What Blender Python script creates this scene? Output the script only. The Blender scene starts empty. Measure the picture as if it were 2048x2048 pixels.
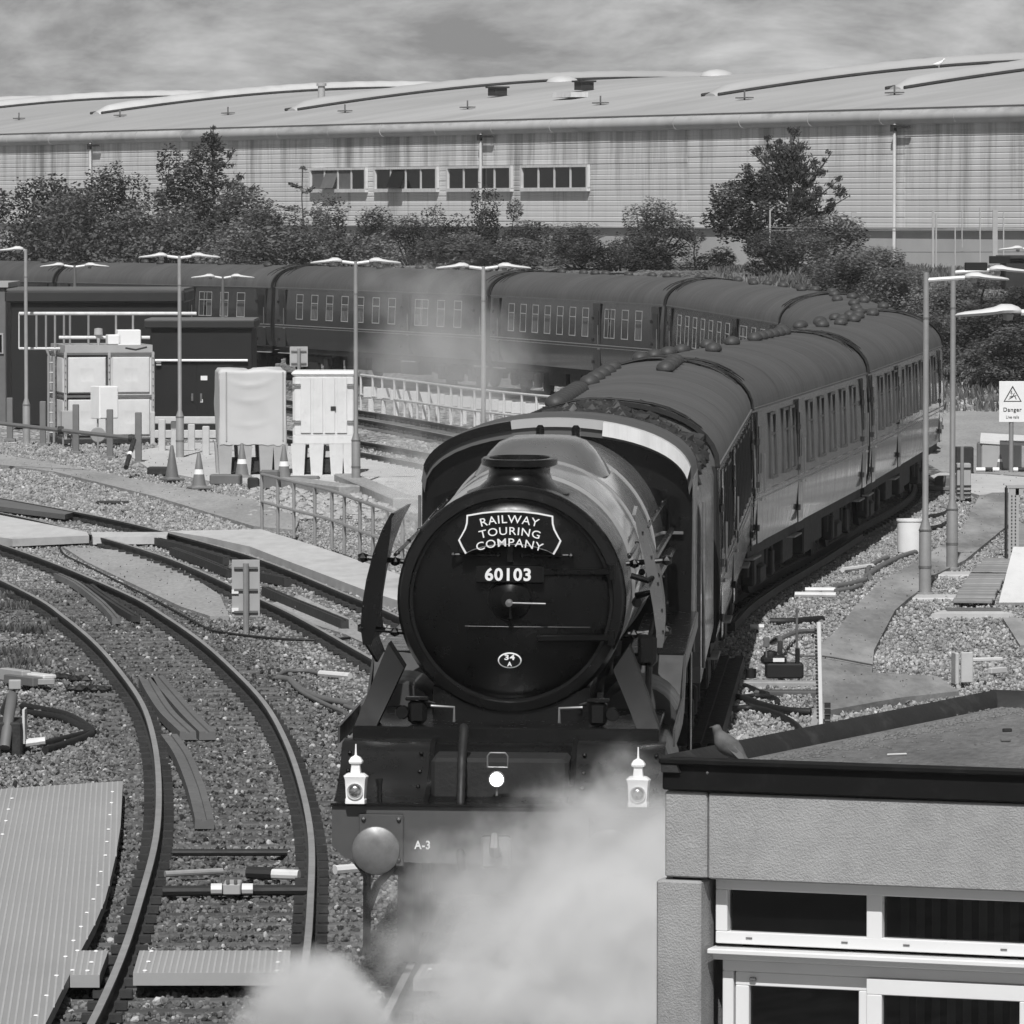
import bpy, math, random
from mathutils import Vector, Matrix, noise
random.seed(7)
R = math.radians
sc = bpy.context.scene
C = sc.collection
# ------------------------------------------------------------------ camera, light, sky, exposure
FPX, VH, HC = 11400.0, 415.0, 6.1           # focal length and horizon row of the 2048 px photograph, eye height over the rails
PIT = math.atan((1024 - VH) / FPX)
cam = bpy.data.cameras.new('camera'); camo = bpy.data.objects.new('camera', cam); C.objects.link(camo)
cam.sensor_width = 36.0; cam.lens = 36.0 * FPX / 2048
cam.clip_start = 1.0; cam.clip_end = 6000
camo.location = (0, 0, HC); camo.rotation_euler = (R(90) - PIT, 0, 0)
sc.camera = camo
SUN_AZ, SUN_EL = -6.0, 51.0                  # degrees to the right of straight behind the camera, elevation
sd = Vector((math.sin(R(SUN_AZ)) * math.cos(R(SUN_EL)), -math.cos(R(SUN_AZ)) * math.cos(R(SUN_EL)), math.sin(R(SUN_EL))))
sun = bpy.data.lights.new('sun', 'SUN'); sun.energy = 3.9; sun.angle = R(0.5); sun.color = (1.0, 0.995, 0.99)
suno = bpy.data.objects.new('sun', sun); C.objects.link(suno)
suno.rotation_euler = sd.to_track_quat('Z', 'Y').to_euler(); suno.location = (20, -20, 60)
w = bpy.data.worlds.new('World'); sc.world = w; w.use_nodes = True
wn, wl = w.node_tree.nodes, w.node_tree.links
bg = wn['Background']; bg.inputs['Strength'].default_value = 0.05
sky = wn.new('ShaderNodeTexSky'); sky.sky_type = 'NISHITA'; sky.sun_disc = False
sky.sun_elevation = R(SUN_EL); sky.sun_rotation = math.atan2(sd.x, sd.y); sky.air_density = 1.0; sky.dust_density = 0.6
bw = wn.new('ShaderNodeRGBToBW'); wl.new(sky.outputs[0], bw.inputs[0])   # monochrome photograph: the sky as grey
tc = wn.new('ShaderNodeTexCoord'); mp = wn.new('ShaderNodeMapping'); wl.new(tc.outputs['Generated'], mp.inputs[0])
mp.inputs['Scale'].default_value = (13, 13, 40); mp.inputs['Rotation'].default_value = (0, R(-8), 0); mp.inputs['Location'].default_value = (7.1, 2.4, 3.05)
nz = wn.new('ShaderNodeTexNoise'); nz.inputs['Scale'].default_value = 1.5; nz.inputs['Detail'].default_value = 8; nz.inputs['Roughness'].default_value = .62; nz.inputs['Distortion'].default_value = .25
wl.new(mp.outputs[0], nz.inputs['Vector'])
mr = wn.new('ShaderNodeMapRange'); mr.inputs['From Min'].default_value = .38; mr.inputs['From Max'].default_value = .74
mr.inputs['To Min'].default_value = .66; mr.inputs['To Max'].default_value = 1.9; wl.new(nz.outputs['Fac'], mr.inputs['Value'])
mu = wn.new('ShaderNodeMath'); mu.operation = 'MULTIPLY'; wl.new(bw.outputs[0], mu.inputs[0]); wl.new(mr.outputs[0], mu.inputs[1])
wl.new(mu.outputs[0], bg.inputs['Color'])
sc.view_settings.view_transform = 'Standard'; sc.view_settings.look = 'None'
sc.view_settings.exposure = 0.18; sc.view_settings.gamma = 1.0; sc.view_settings.use_curve_mapping = False
sc.cycles.volume_bounces = 4; sc.cycles.volume_step_rate = 1.0; sc.cycles.volume_max_steps = 256
sc.cycles.max_bounces = 8; sc.cycles.transparent_max_bounces = 12

# ------------------------------------------------------------------ helpers
cP, sP = math.cos(PIT), math.sin(PIT)
def ray(u, v):
    x = (u - 1024) / FPX; y = (1024 - v) / FPX
    return Vector((x, cP + y * sP, -sP + y * cP))
def G(u, v, z=0.0):                          # photograph pixel -> point on the level z
    r = ray(u, v); t = (z - HC) / r.z
    return Vector((r.x * t, r.y * t, z))
def P(u, v, Y):                              # photograph pixel -> point at depth Y
    r = ray(u, v); t = Y / r.y
    return Vector((r.x * t, Y, HC + r.z * t))
def lerp(a, b, t): return a + (b - a) * t
def interp(x, xs, ys):
    if x <= xs[0]: return ys[0]
    for i in range(1, len(xs)):
        if x <= xs[i]: return lerp(ys[i-1], ys[i], (x - xs[i-1]) / (xs[i] - xs[i-1]))
    return ys[-1]
def sstep(a, b, x):
    t = min(1, max(0, (x - a) / (b - a))); return t * t * (3 - 2 * t)
def spline(pts, step=1.0):                   # Catmull-Rom resampled
    pts = [Vector(p) for p in pts]; out = []
    q = [pts[0] * 2 - pts[1]] + pts + [pts[-1] * 2 - pts[-2]]
    for i in range(1, len(q) - 2):
        n = max(1, int((q[i+1] - q[i]).length / step))
        for k in range(n):
            t = k / n; a, b, c, d = q[i-1], q[i], q[i+1], q[i+2]
            out.append(.5 * (2 * b + (c - a) * t + (2 * a - 5 * b + 4 * c - d) * t * t + (3 * b - a - 3 * c + d) * t ** 3))
    out.append(pts[-1]); return out

class MB:
    def __init__(s): s.v = []; s.f = []; s.m = []; s.mi = 0
    def add(s, vs, fs):
        o = len(s.v); s.v += [tuple(v) for v in vs]; s.f += [tuple(i + o for i in f) for f in fs]; s.m += [s.mi] * len(fs); return s
    def box(s, c, d, rz=0, rx=0, ry=0):
        M = Matrix.Translation(c) @ Matrix.Rotation(rz, 4, 'Z') @ Matrix.Rotation(ry, 4, 'Y') @ Matrix.Rotation(rx, 4, 'X')
        x, y, z = d[0] / 2, d[1] / 2, d[2] / 2
        vs = [M @ Vector(p) for p in ((-x,-y,-z),(x,-y,-z),(x,y,-z),(-x,y,-z),(-x,-y,z),(x,-y,z),(x,y,z),(-x,y,z))]
        return s.add(vs, [(0,3,2,1),(4,5,6,7),(0,1,5,4),(1,2,6,5),(2,3,7,6),(3,0,4,7)])
    def bbox(s, c, d, b=.02, rz=0):          # box with chamfered edges
        M = Matrix.Translation(c) @ Matrix.Rotation(rz, 4, 'Z'); x, y, z = d[0]/2, d[1]/2, d[2]/2; b = min(b, x*.9, y*.9, z*.9)
        vs = []
        for zz, k in ((-z, b), (-z + b, 0), (z - b, 0), (z, b)):
            xx, yy = x - k, y - k; e = max(b - k, 0) if k else b
            for px, py in ((-xx+b,-yy),(xx-b,-yy),(xx,-yy+b),(xx,yy-b),(xx-b,yy),(-xx+b,yy),(-xx,yy-b),(-xx,-yy+b)): vs.append(M @ Vector((px, py, zz)))
        fs = [tuple(range(7, -1, -1)), tuple(range(24, 32))]
        for r in range(3):
            for i in range(8): j = (i + 1) % 8; fs.append((r*8+i, r*8+j, r*8+8+j, r*8+8+i))
        return s.add(vs, fs)
    def ext(s, poly, vec):                   # polygon (3-D points) extruded along vec
        n = len(poly); vec = Vector(vec); a = [Vector(p) for p in poly]
        return s.add(a + [p + vec for p in a], [tuple(range(n)), tuple(range(2*n-1, n-1, -1))] + [(i, i + n, (i + 1) % n + n, (i + 1) % n) for i in range(n)])
    def loft(s, rings, closed=True, caps=True):
        n = len(rings[0]); vs = [p for r in rings for p in r]; fs = []
        for k in range(len(rings) - 1):
            for i in range(n if closed else n - 1):
                j = (i + 1) % n; fs.append((k*n+i, k*n+j, k*n+n+j, k*n+n+i))
        if caps and closed: fs += [tuple(range(n - 1, -1, -1)), tuple(range((len(rings)-1)*n, len(rings)*n))]
        return s.add(vs, fs)
    def tube(s, pts, r, n=8, caps=True):
        pts = [Vector(p) for p in pts]; rings = []; up = None
        for i, p in enumerate(pts):
            t = (pts[min(i+1, len(pts)-1)] - pts[max(i-1, 0)]).normalized()
            if up is None: up = Vector((0, 0, 1)) if abs(t.z) < .9 else Vector((1, 0, 0))
            a = t.cross(up).normalized(); b = a.cross(t).normalized(); up = b
            rr = r[i] if isinstance(r, (list, tuple)) else r
            rings.append([p + (a * math.cos(2*math.pi*k/n) + b * math.sin(2*math.pi*k/n)) * rr for k in range(n)])
        return s.loft(rings, True, caps)
    def lathe(s, prof, o=(0,0,0), ax=(0,0,1), n=24, a0=0, a1=2*math.pi, sx=1, sy=1):
        ax = Vector(ax).normalized(); u = Vector((1,0,0)) if abs(ax.x) < .9 else Vector((0,1,0)); vv = ax.cross(u).normalized(); u = vv.cross(ax); o = Vector(o)
        full = abs(a1 - a0) > 6.28; m = n if full else n + 1
        rings = [[o + ax * h + (u * math.cos(a0 + (a1-a0)*k/n) * sx + vv * math.sin(a0 + (a1-a0)*k/n) * sy) * r for k in range(m)] for r, h in prof]
        return s.loft(rings, full, full)
    def ico(s, c, r, sq=(1,1,1), rnd=0.0):
        t = (1 + 5 ** .5) / 2; vs = []
        for p in ((-1,t,0),(1,t,0),(-1,-t,0),(1,-t,0),(0,-1,t),(0,1,t),(0,-1,-t),(0,1,-t),(t,0,-1),(t,0,1),(-t,0,-1),(-t,0,1)):
            k = r / 1.9 * (1 + random.uniform(-rnd, rnd)); vs.append((c[0] + p[0]*k*sq[0], c[1] + p[1]*k*sq[1], c[2] + p[2]*k*sq[2]))
        return s.add(vs, [(0,11,5),(0,5,1),(0,1,7),(0,7,10),(0,10,11),(1,5,9),(5,11,4),(11,10,2),(10,7,6),(7,1,8),(3,9,4),(3,4,2),(3,2,6),(3,6,8),(3,8,9),(4,9,5),(2,4,11),(6,2,10),(8,6,7),(9,8,1)])
    def merge(s, o, M=None):
        return s.add([M @ Vector(v) for v in o.v] if M else o.v, o.f)
    def mesh(s, name, mats, ang=35):
        me = bpy.data.meshes.new(name); me.from_pydata(s.v, [], s.f); me.update()
        for m in (mats if isinstance(mats, (list, tuple)) else [mats]): me.materials.append(m)
        if ang:
            me.polygons.foreach_set('use_smooth', [True] * len(me.polygons)); me.set_sharp_from_angle(angle=R(ang))
        me.polygons.foreach_set('material_index', s.m)
        return me
    def obj(s, name, mats, par=None, ang=35, loc=None, **kw):
        return link(name, s.mesh(name, mats, ang), par, loc, **kw)
def link(name, me, par=None, loc=None, rz=0, **kw):
    o = bpy.data.objects.new(name, me); C.objects.link(o)
    if par: o.parent = par
    if loc is not None: o.location = loc
    if rz: o.rotation_euler.z = rz
    for k, v in kw.items():
        if v: o[k] = v
    return o
def thing(name, label, category, loc=(0,0,0), rz=0, group=None):
    return link(name, None, None, loc, rz, label=label, category=category, group=group)
def copy_tree(o, par=None):
    c = o.copy(); C.objects.link(c); c.parent = par
    for ch in list(o.children): copy_tree(ch, c)
    return c
def text_mb(s, wid, hgt, o, depth=.006, bold=.0, bend=0.0):   # flat lettering facing -y, centred on o, fitted to wid x hgt
    cu = bpy.data.curves.new('lettering', 'FONT'); cu.body = s; cu.align_x = 'CENTER'; cu.extrude = .02; cu.offset = bold; cu.resolution_u = 4; cu.space_character = 1.1 if bold else 1.0
    t = bpy.data.objects.new('lettering', cu); C.objects.link(t)
    me = bpy.data.meshes.new_from_object(t.evaluated_get(bpy.context.evaluated_depsgraph_get()))
    bpy.data.objects.remove(t); bpy.data.curves.remove(cu)
    vs = [v.co.copy() for v in me.vertices]; fs = [tuple(p.vertices) for p in me.polygons]; bpy.data.meshes.remove(me)
    x0, x1 = min(v.x for v in vs), max(v.x for v in vs); y0, y1 = min(v.y for v in vs), max(v.y for v in vs)
    m = MB(); out = []
    for v in vs:
        x = ((v.x - x0) / (x1 - x0) - .5) * wid; z = ((v.y - y0) / (y1 - y0) - .5) * hgt; y = -v.z / .02 * depth
        if bend:
            a = x / bend; z2 = (bend + z) * math.cos(a) - bend; x = (bend + z) * math.sin(a); z = z2
        out.append((o[0] + x, o[1] + y, o[2] + z))
    return m.add(out, fs)

# ------------------------------------------------------------------ materials (greys: the photograph is monochrome)
def mat(name, base, rough=.7, metal=0.0, var=.15, sc1=3.0, sc2=.4, bump=0.0, bsc=40.0, spec=.5, coat=0.0, stretch=(1,1,1), dirt=0.0, dirt_col=.03, dsc=1.2, dlo=.55, dhi=.72):
    m = bpy.data.materials.new(name); m.use_nodes = True; n, l = m.node_tree.nodes, m.node_tree.links; b = n['Principled BSDF']
    b.inputs['Roughness'].default_value = rough; b.inputs['Metallic'].default_value = metal
    b.inputs['Specular IOR Level'].default_value = spec; b.inputs['Coat Weight'].default_value = coat; b.inputs['Coat Roughness'].default_value = .08
    t = n.new('ShaderNodeTexCoord'); mp = n.new('ShaderNodeMapping'); mp.inputs['Scale'].default_value = stretch; l.new(t.outputs['Object'], mp.inputs[0])
    def noi(s, d=6, r=.6):
        x = n.new('ShaderNodeTexNoise'); x.inputs['Scale'].default_value = s; x.inputs['Detail'].default_value = d; x.inputs['Roughness'].default_value = r; l.new(mp.outputs[0], x.inputs['Vector']); return x.outputs['Fac']
    def rng(x, a, b2, c, d):
        q = n.new('ShaderNodeMapRange'); q.inputs['From Min'].default_value = a; q.inputs['From Max'].default_value = b2; q.inputs['To Min'].default_value = c; q.inputs['To Max'].default_value = d; l.new(x, q.inputs['Value']); return q.outputs[0]
    def mth(op, a, b2):
        q = n.new('ShaderNodeMath'); q.operation = op
        for i, x in enumerate((a, b2)):
            if isinstance(x, (int, float)): q.inputs[i].default_value = x
            else: l.new(x, q.inputs[i])
        return q.outputs[0]
    f = mth('MULTIPLY', rng(noi(sc1), .25, .75, 1 - var, 1 + var), rng(noi(sc2, 3), .25, .75, 1 - var, 1 + var))
    val = mth('MULTIPLY', f, base)
    if dirt:
        d = rng(noi(dsc, 8, .7), dlo, dhi, 0, dirt)
        val = mth('ADD', mth('MULTIPLY', val, mth('SUBTRACT', 1.0, d)), mth('MULTIPLY', d, dirt_col))
    cb = n.new('ShaderNodeCombineColor')
    for i in range(3): l.new(val, cb.inputs[i])
    l.new(cb.outputs[0], b.inputs['Base Color'])
    l.new(rng(noi(sc1 * 1.7), .3, .7, max(.02, rough - .08), min(1, rough + .08)), b.inputs['Roughness'])
    if bump:
        bp = n.new('ShaderNodeBump'); bp.inputs['Strength'].default_value = bump; bp.inputs['Distance'].default_value = .02; l.new(noi(bsc, 4), bp.inputs['Height']); l.new(bp.outputs[0], b.inputs['Normal'])
    return m
M = {}
M['black'] = mat('loco_black', .007, .22, spec=.35, var=.2, sc1=6, bump=.03, bsc=9)
M['door'] = mat('smokebox_black', .005, .3, spec=.25, var=.25, sc1=4, bump=.03, bsc=6)
M['green'] = mat('boiler_paint_sheen', .27, .25, spec=.6, coat=.9, var=.1, sc1=2, bump=.05, bsc=3)  # same paint as the dome, made paler: glossy sheen put into the colour
M['domep'] = mat('dome_paint', .12, .3, spec=.6, coat=.6, var=.1, sc1=2)
M['red'] = mat('beam_red', .075, .45, var=.12, sc1=5)
M['steel'] = mat('bright_steel', .55, .25, metal=1, var=.15, sc1=5)
M['dull'] = mat('dull_steel', .22, .5, metal=.6, var=.25, sc1=8, dirt=.4, dirt_col=.08, dsc=5)
M['white'] = mat('white_paint', .78, .45, var=.05, sc1=5)
M['grubby'] = mat('grubby_white', .62, .5, var=.08, sc1=2.5, dirt=.35, dirt_col=.3, dsc=3)
M['roof'] = mat('coach_roof', .08, .6, var=.2, sc1=2.2, sc2=.3, stretch=(.5, 3, .5), dirt=.6, dirt_col=.04, dsc=1.1, bump=.15, bsc=5)
M['coach'] = mat('coach_maroon', .02, .12, spec=.35, coat=.2, var=.15, sc1=2, stretch=(1, 1.8, .25), bump=.22, bsc=3.2)
M['wframe'] = mat('window_frame', .06, .4); M['wframel'] = mat('window_frame_lit', .38, .4)  # left side frames paler than right: bright reflected edges put into the colour
M['glassl'] = mat('glass_reflection_tone', .075, .12, spec=.6, var=.3, sc1=3)  # paler lower panes: patchy reflections put into the glass colour
M['engine'] = mat('engine_paint', .05, .35, var=.15, sc1=4)
M['lining'] = mat('lining', .3, .4)
M['under'] = mat('underframe', .012, .75, var=.35, sc1=5, bump=.3, bsc=20)
M['glass'] = mat('glass', .004, .03, spec=.5, var=.05, bump=.02, bsc=2)
M['curtain'] = mat('blind', .12, .8)
M['rubber'] = mat('rubber', .012, .6)
M['coal'] = mat('coal', .03, .6, var=.5, sc1=10)
M['rail'] = mat('rail_rust', .03, .75, var=.35, sc1=9)
M['railtop'] = mat('rail_top', .30, .5, metal=.15, var=.15, sc1=4)
M['sleeper'] = mat('sleeper', .095, .9, var=.35, sc1=8, stretch=(.3, 1, 1), bump=.4, bsc=14)
M['csleeper'] = mat('concrete_sleeper', .24, .9, var=.2, sc1=5, bump=.2, bsc=30)
M['concrete'] = mat('concrete', .47, .9, var=.12, sc1=4, sc2=.35, bump=.15, bsc=60, stretch=(1,.3,1), dirt=.45, dirt_col=.27, dsc=1.1)
M['sand'] = mat('gritty_path', .30, .95, var=.22, sc1=14, sc2=.5, bump=.4, bsc=50, stretch=(1,.22,1), dirt=.5, dirt_col=.15, dsc=1.6)
M['asphalt'] = mat('asphalt', .18, .9, var=.2, sc1=9, sc2=.6, bump=.3, bsc=60, stretch=(1, .18, 1), dirt=.9, dirt_col=.36, dsc=.75, dlo=.42, dhi=.62)
M['galv'] = mat('galvanised', .30, .5, metal=.25, var=.1, sc1=6)
M['lampw'] = mat('lamp_grey_white', .62, .4, var=.06)
M['grp'] = mat('walkway_panel', .31, .6, var=.08, sc1=.8, sc2=.3, stretch=(1, .4, 1), dirt=.35, dirt_col=.24, dsc=.5)
M['grpedge'] = mat('walkway_rib', .40, .6, var=.08)
M['render'] = mat('render_wall', .33, .95, var=.10, sc1=9, sc2=.8, bump=.55, bsc=95, dirt=.4, dirt_col=.2, dsc=1.8)
M['upvc'] = mat('window_plastic', .72, .35, var=.03)
M['felt'] = mat('roof_felt', .15, .95, var=.38, sc1=26, sc2=1.2, bump=.8, bsc=90, stretch=(1,.35,1), dirt=.6, dirt_col=.2, dsc=2.0)
M['bitumen'] = mat('bitumen', .02, .7, var=.3, sc1=5, bump=.3, bsc=18, dirt=.4, dirt_col=.09, dsc=4)
M['timber'] = mat('black_fascia', .004, .6, spec=.25, var=.3, sc1=5, dirt=.3, dirt_col=.03, dsc=5)
M['clad'] = mat('cladding', .62, .6, var=.07, sc1=.25, sc2=.05, stretch=(6, 6, .5), dirt=.4, dirt_col=.25, dsc=.20)
M['baseg'] = mat('wall_base', .42, .9, var=.1, sc1=.3)
M['wroof'] = mat('warehouse_roof', .37, .75, var=.12, sc1=.35, sc2=.03, stretch=(1,.25,1), dirt=.55, dirt_col=.24, dsc=.12, dlo=.48, dhi=.7)
M['rlight'] = mat('rooflight', .5, .45, var=.1, sc1=.3, dirt=.3, dirt_col=.2, dsc=.5)
M['gut'] = mat('eaves', .42, .55, var=.12, sc1=.25, sc2=.06, stretch=(3, 3, 1), dirt=.55, dirt_col=.16, dsc=.22)
M['dark'] = mat('kiosk_dark', .012, .55, var=.1, sc1=1, spec=.4)
M['midg'] = mat('mid_grey', .13, .6, var=.12)
M['lightg'] = mat('light_grey', .36, .6, var=.08, dirt=.2, dirt_col=.2)
M['tarp'] = mat('tarpaulin', .50, .55, var=.05, sc1=1.5)
M['post'] = mat('bollard_grey', .15, .7, var=.15)
M['cone'] = mat('cone_orange', .17, .6, var=.15, dirt=.3, dirt_col=.08, dsc=6)
M['wood'] = mat('old_wood', .3, .9, var=.2, sc1=8, stretch=(1, .2, 1))
M['bark'] = mat('bark', .07, .95, var=.3, sc1=4)
M['bird'] = mat('feathers', .10, .8, var=.5, sc1=14)
M['pipe'] = mat('orange_pipe', .09, .5, var=.15)
M['defl'] = mat('lit_plate_paint', .11, .3, coat=.4, var=.2, sc1=3)  # right deflector paler than the black left one: sunlight put into the colour
M['stay'] = mat('stay_black', .012, .55, spec=.2, var=.15)
M['apron'] = mat('apron_black', .012, .3, var=.2)
M['fas'] = mat('fascia_grey', .022, .5, var=.08)
M['mids'] = mat('step_grey', .07, .45, var=.2, sc1=6)
def streaks(m, x0, top, ln, amt, dark, par='Position'):
    n, l = m.node_tree.nodes, m.node_tree.links; b = n['Principled BSDF']; src = b.inputs['Base Color'].links[0].from_socket
    g = n.new('ShaderNodeNewGeometry'); mp = n.new('ShaderNodeMapping'); mp.inputs['Scale'].default_value = x0; l.new(g.outputs['Position'], mp.inputs[0])
    x = n.new('ShaderNodeTexNoise'); x.inputs['Scale'].default_value = 1; x.inputs['Detail'].default_value = 5; x.inputs['Roughness'].default_value = .7; l.new(mp.outputs[0], x.inputs['Vector'])
    s = n.new('ShaderNodeSeparateXYZ'); l.new(g.outputs['Position'], s.inputs[0])
    h = n.new('ShaderNodeMapRange'); h.inputs['From Min'].default_value = top - ln; h.inputs['From Max'].default_value = top; h.inputs['To Min'].default_value = .0; h.inputs['To Max'].default_value = .17; l.new(s.outputs[2], h.inputs['Value'])
    a = n.new('ShaderNodeMath'); a.operation = 'ADD'; l.new(x.outputs['Fac'], a.inputs[0]); l.new(h.outputs[0], a.inputs[1])
    r = n.new('ShaderNodeMapRange'); r.inputs['From Min'].default_value = .58; r.inputs['From Max'].default_value = .80; r.inputs['To Max'].default_value = amt; l.new(a.outputs[0], r.inputs['Value'])
    mx = n.new('ShaderNodeMixRGB'); mx.inputs[2].default_value = (dark,)*3 + (1,); l.new(r.outputs[0], mx.inputs[0]); l.new(src, mx.inputs[1]); l.new(mx.outputs[0], b.inputs['Base Color'])
def per_piece(m, amt):
    n, l = m.node_tree.nodes, m.node_tree.links; b = n['Principled BSDF']; src = b.inputs['Base Color'].links[0].from_socket; o = n.new('ShaderNodeObjectInfo')
    r = n.new('ShaderNodeMapRange'); r.inputs['To Min'].default_value = 1 - amt; r.inputs['To Max'].default_value = 1 + amt; l.new(o.outputs['Random'], r.inputs['Value'])
    mx = n.new('ShaderNodeVectorMath'); mx.operation = 'SCALE'; l.new(src, mx.inputs[0]); l.new(r.outputs[0], mx.inputs['Scale']); l.new(mx.outputs[0], b.inputs['Base Color'])
per_piece(M['clad'], .055); per_piece(M['grubby'], .04); per_piece(M['roof'], .10); per_piece(M['gut'], .08); per_piece(M['galv'], .08); per_piece(M['sleeper'], .3); per_piece(M['csleeper'], .15)
streaks(M['clad'], (.75, .75, .05), 9.8, 4.5, .8, .16)
streaks(M['gut'], (.25, .25, .8), 10.5, .5, .7, .15)
streaks(M['render'], (5, 5, 1.2), 2.0, -.7, .35, .14)
streaks(M['grubby'], (6, 6, .5), 3.0, 1.5, .35, .35)
def emit(name, s):
    m = bpy.data.materials.new(name); m.use_nodes = True; b = m.node_tree.nodes['Principled BSDF']; b.inputs['Emission Color'].default_value = (1,1,1,1); b.inputs['Emission Strength'].default_value = s; return m
def seeglass():
    m = bpy.data.materials.new('clear_glass'); m.use_nodes = True; n, l = m.node_tree.nodes, m.node_tree.links; n.remove(n['Principled BSDF'])
    t = n.new('ShaderNodeBsdfTransparent'); t.inputs[0].default_value = (.75,.75,.75,1); g = n.new('ShaderNodeBsdfGlossy'); g.inputs['Roughness'].default_value = .02; f = n.new('ShaderNodeFresnel'); x = n.new('ShaderNodeMixShader')
    l.new(f.outputs[0], x.inputs[0]); l.new(t.outputs[0], x.inputs[1]); l.new(g.outputs[0], x.inputs[2]); l.new(x.outputs[0], n['Material Output'].inputs['Surface']); return m
M['glasst'] = seeglass()
M['lit'] = emit('lit_lamp', 4.0)
def leafmat(name, lo, hi):
    m = bpy.data.materials.new(name); m.use_nodes = True; n, l = m.node_tree.nodes, m.node_tree.links; b = n['Principled BSDF']; b.inputs['Roughness'].default_value = .75; b.inputs['Specular IOR Level'].default_value = .2
    g = n.new('ShaderNodeNewGeometry'); q = n.new('ShaderNodeMapRange'); q.inputs['To Min'].default_value = lo; q.inputs['To Max'].default_value = hi; l.new(g.outputs['Random Per Island'], q.inputs['Value'])
    t = n.new('ShaderNodeTexCoord'); x = n.new('ShaderNodeTexNoise'); x.inputs['Scale'].default_value = .7; x.inputs['Detail'].default_value = 3; l.new(t.outputs['Object'], x.inputs['Vector'])
    r = n.new('ShaderNodeMapRange'); r.inputs['From Min'].default_value = .35; r.inputs['From Max'].default_value = .65; r.inputs['To Min'].default_value = .6; r.inputs['To Max'].default_value = 1.4; l.new(x.outputs['Fac'], r.inputs['Value'])
    k = n.new('ShaderNodeMath'); k.operation = 'MULTIPLY'; l.new(q.outputs[0], k.inputs[0]); l.new(r.outputs[0], k.inputs[1])
    c = n.new('ShaderNodeCombineColor'); [l.new(k.outputs[0], c.inputs[i]) for i in range(3)]; l.new(c.outputs[0], b.inputs['Base Color'])
    tr = n.new('ShaderNodeBsdfTranslucent'); l.new(c.outputs[0], tr.inputs['Color']); ms = n.new('ShaderNodeMixShader'); ms.inputs[0].default_value = .4; l.new(b.outputs[0], ms.inputs[1]); l.new(tr.outputs[0], ms.inputs[2]); l.new(ms.outputs[0], n['Material Output'].inputs['Surface'])
    return m
M['leafd'] = leafmat('dark_leaves', .065, .11); M['leafm'] = leafmat('mid_leaves', .115, .18); M['leafl'] = leafmat('pale_leaves', .16, .24); M['grass'] = leafmat('grass_blades', .10, .26)
def gravel_mat():
    m = bpy.data.materials.new('gravel_ground'); m.use_nodes = True; n, l = m.node_tree.nodes, m.node_tree.links; b = n['Principled BSDF']; b.inputs['Roughness'].default_value = .95; b.inputs['Specular IOR Level'].default_value = .2
    t = n.new('ShaderNodeTexCoord'); v = n.new('ShaderNodeTexVoronoi'); v.inputs['Scale'].default_value = 11; gm = n.new('ShaderNodeMapping'); gm.inputs['Scale'].default_value = (1,.3,1); l.new(t.outputs['Object'], gm.inputs[0]); l.new(gm.outputs[0], v.inputs['Vector'])
    s = n.new('ShaderNodeSeparateColor'); l.new(v.outputs['Color'], s.inputs[0])
    q = n.new('ShaderNodeMapRange'); q.inputs['To Min'].default_value = .06; q.inputs['To Max'].default_value = .40; l.new(s.outputs[0], q.inputs['Value'])
    x = n.new('ShaderNodeTexNoise'); x.inputs['Scale'].default_value = .35; x.inputs['Detail'].default_value = 8; l.new(t.outputs['Object'], x.inputs['Vector'])
    r = n.new('ShaderNodeMapRange'); r.inputs['From Min'].default_value = .3; r.inputs['From Max'].default_value = .7; r.inputs['To Min'].default_value = .6; r.inputs['To Max'].default_value = 1.25; l.new(x.outputs['Fac'], r.inputs['Value'])
    at = n.new('ShaderNodeAttribute'); at.attribute_name = 'tone'
    k = n.new('ShaderNodeMath'); k.operation = 'MULTIPLY'; l.new(q.outputs[0], k.inputs[0]); l.new(r.outputs[0], k.inputs[1])
    k2 = n.new('ShaderNodeMath'); k2.operation = 'MULTIPLY'; l.new(k.outputs[0], k2.inputs[0]); l.new(at.outputs['Fac'], k2.inputs[1])
    c = n.new('ShaderNodeCombineColor'); [l.new(k2.outputs[0], c.inputs[i]) for i in range(3)]; l.new(c.outputs[0], b.inputs['Base Color'])
    bp = n.new('ShaderNodeBump'); bp.inputs['Strength'].default_value = .8; bp.inputs['Distance'].default_value = .03; bp.invert = True; l.new(v.outputs['Distance'], bp.inputs['Height']); l.new(bp.outputs[0], b.inputs['Normal'])
    return m
M['gravel'] = gravel_mat()
def stone_mat():
    m = bpy.data.materials.new('ballast_stone'); m.use_nodes = True; n, l = m.node_tree.nodes, m.node_tree.links; b = n['Principled BSDF']; b.inputs['Roughness'].default_value = .9; b.inputs['Specular IOR Level'].default_value = .25
    a = n.new('ShaderNodeAttribute'); a.attribute_type = 'INSTANCER'; a.attribute_name = 'tone'
    c = n.new('ShaderNodeCombineColor'); [l.new(a.outputs['Fac'], c.inputs[i]) for i in range(3)]; l.new(c.outputs[0], b.inputs['Base Color'])
    return m
M['stone'] = stone_mat()
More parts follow.
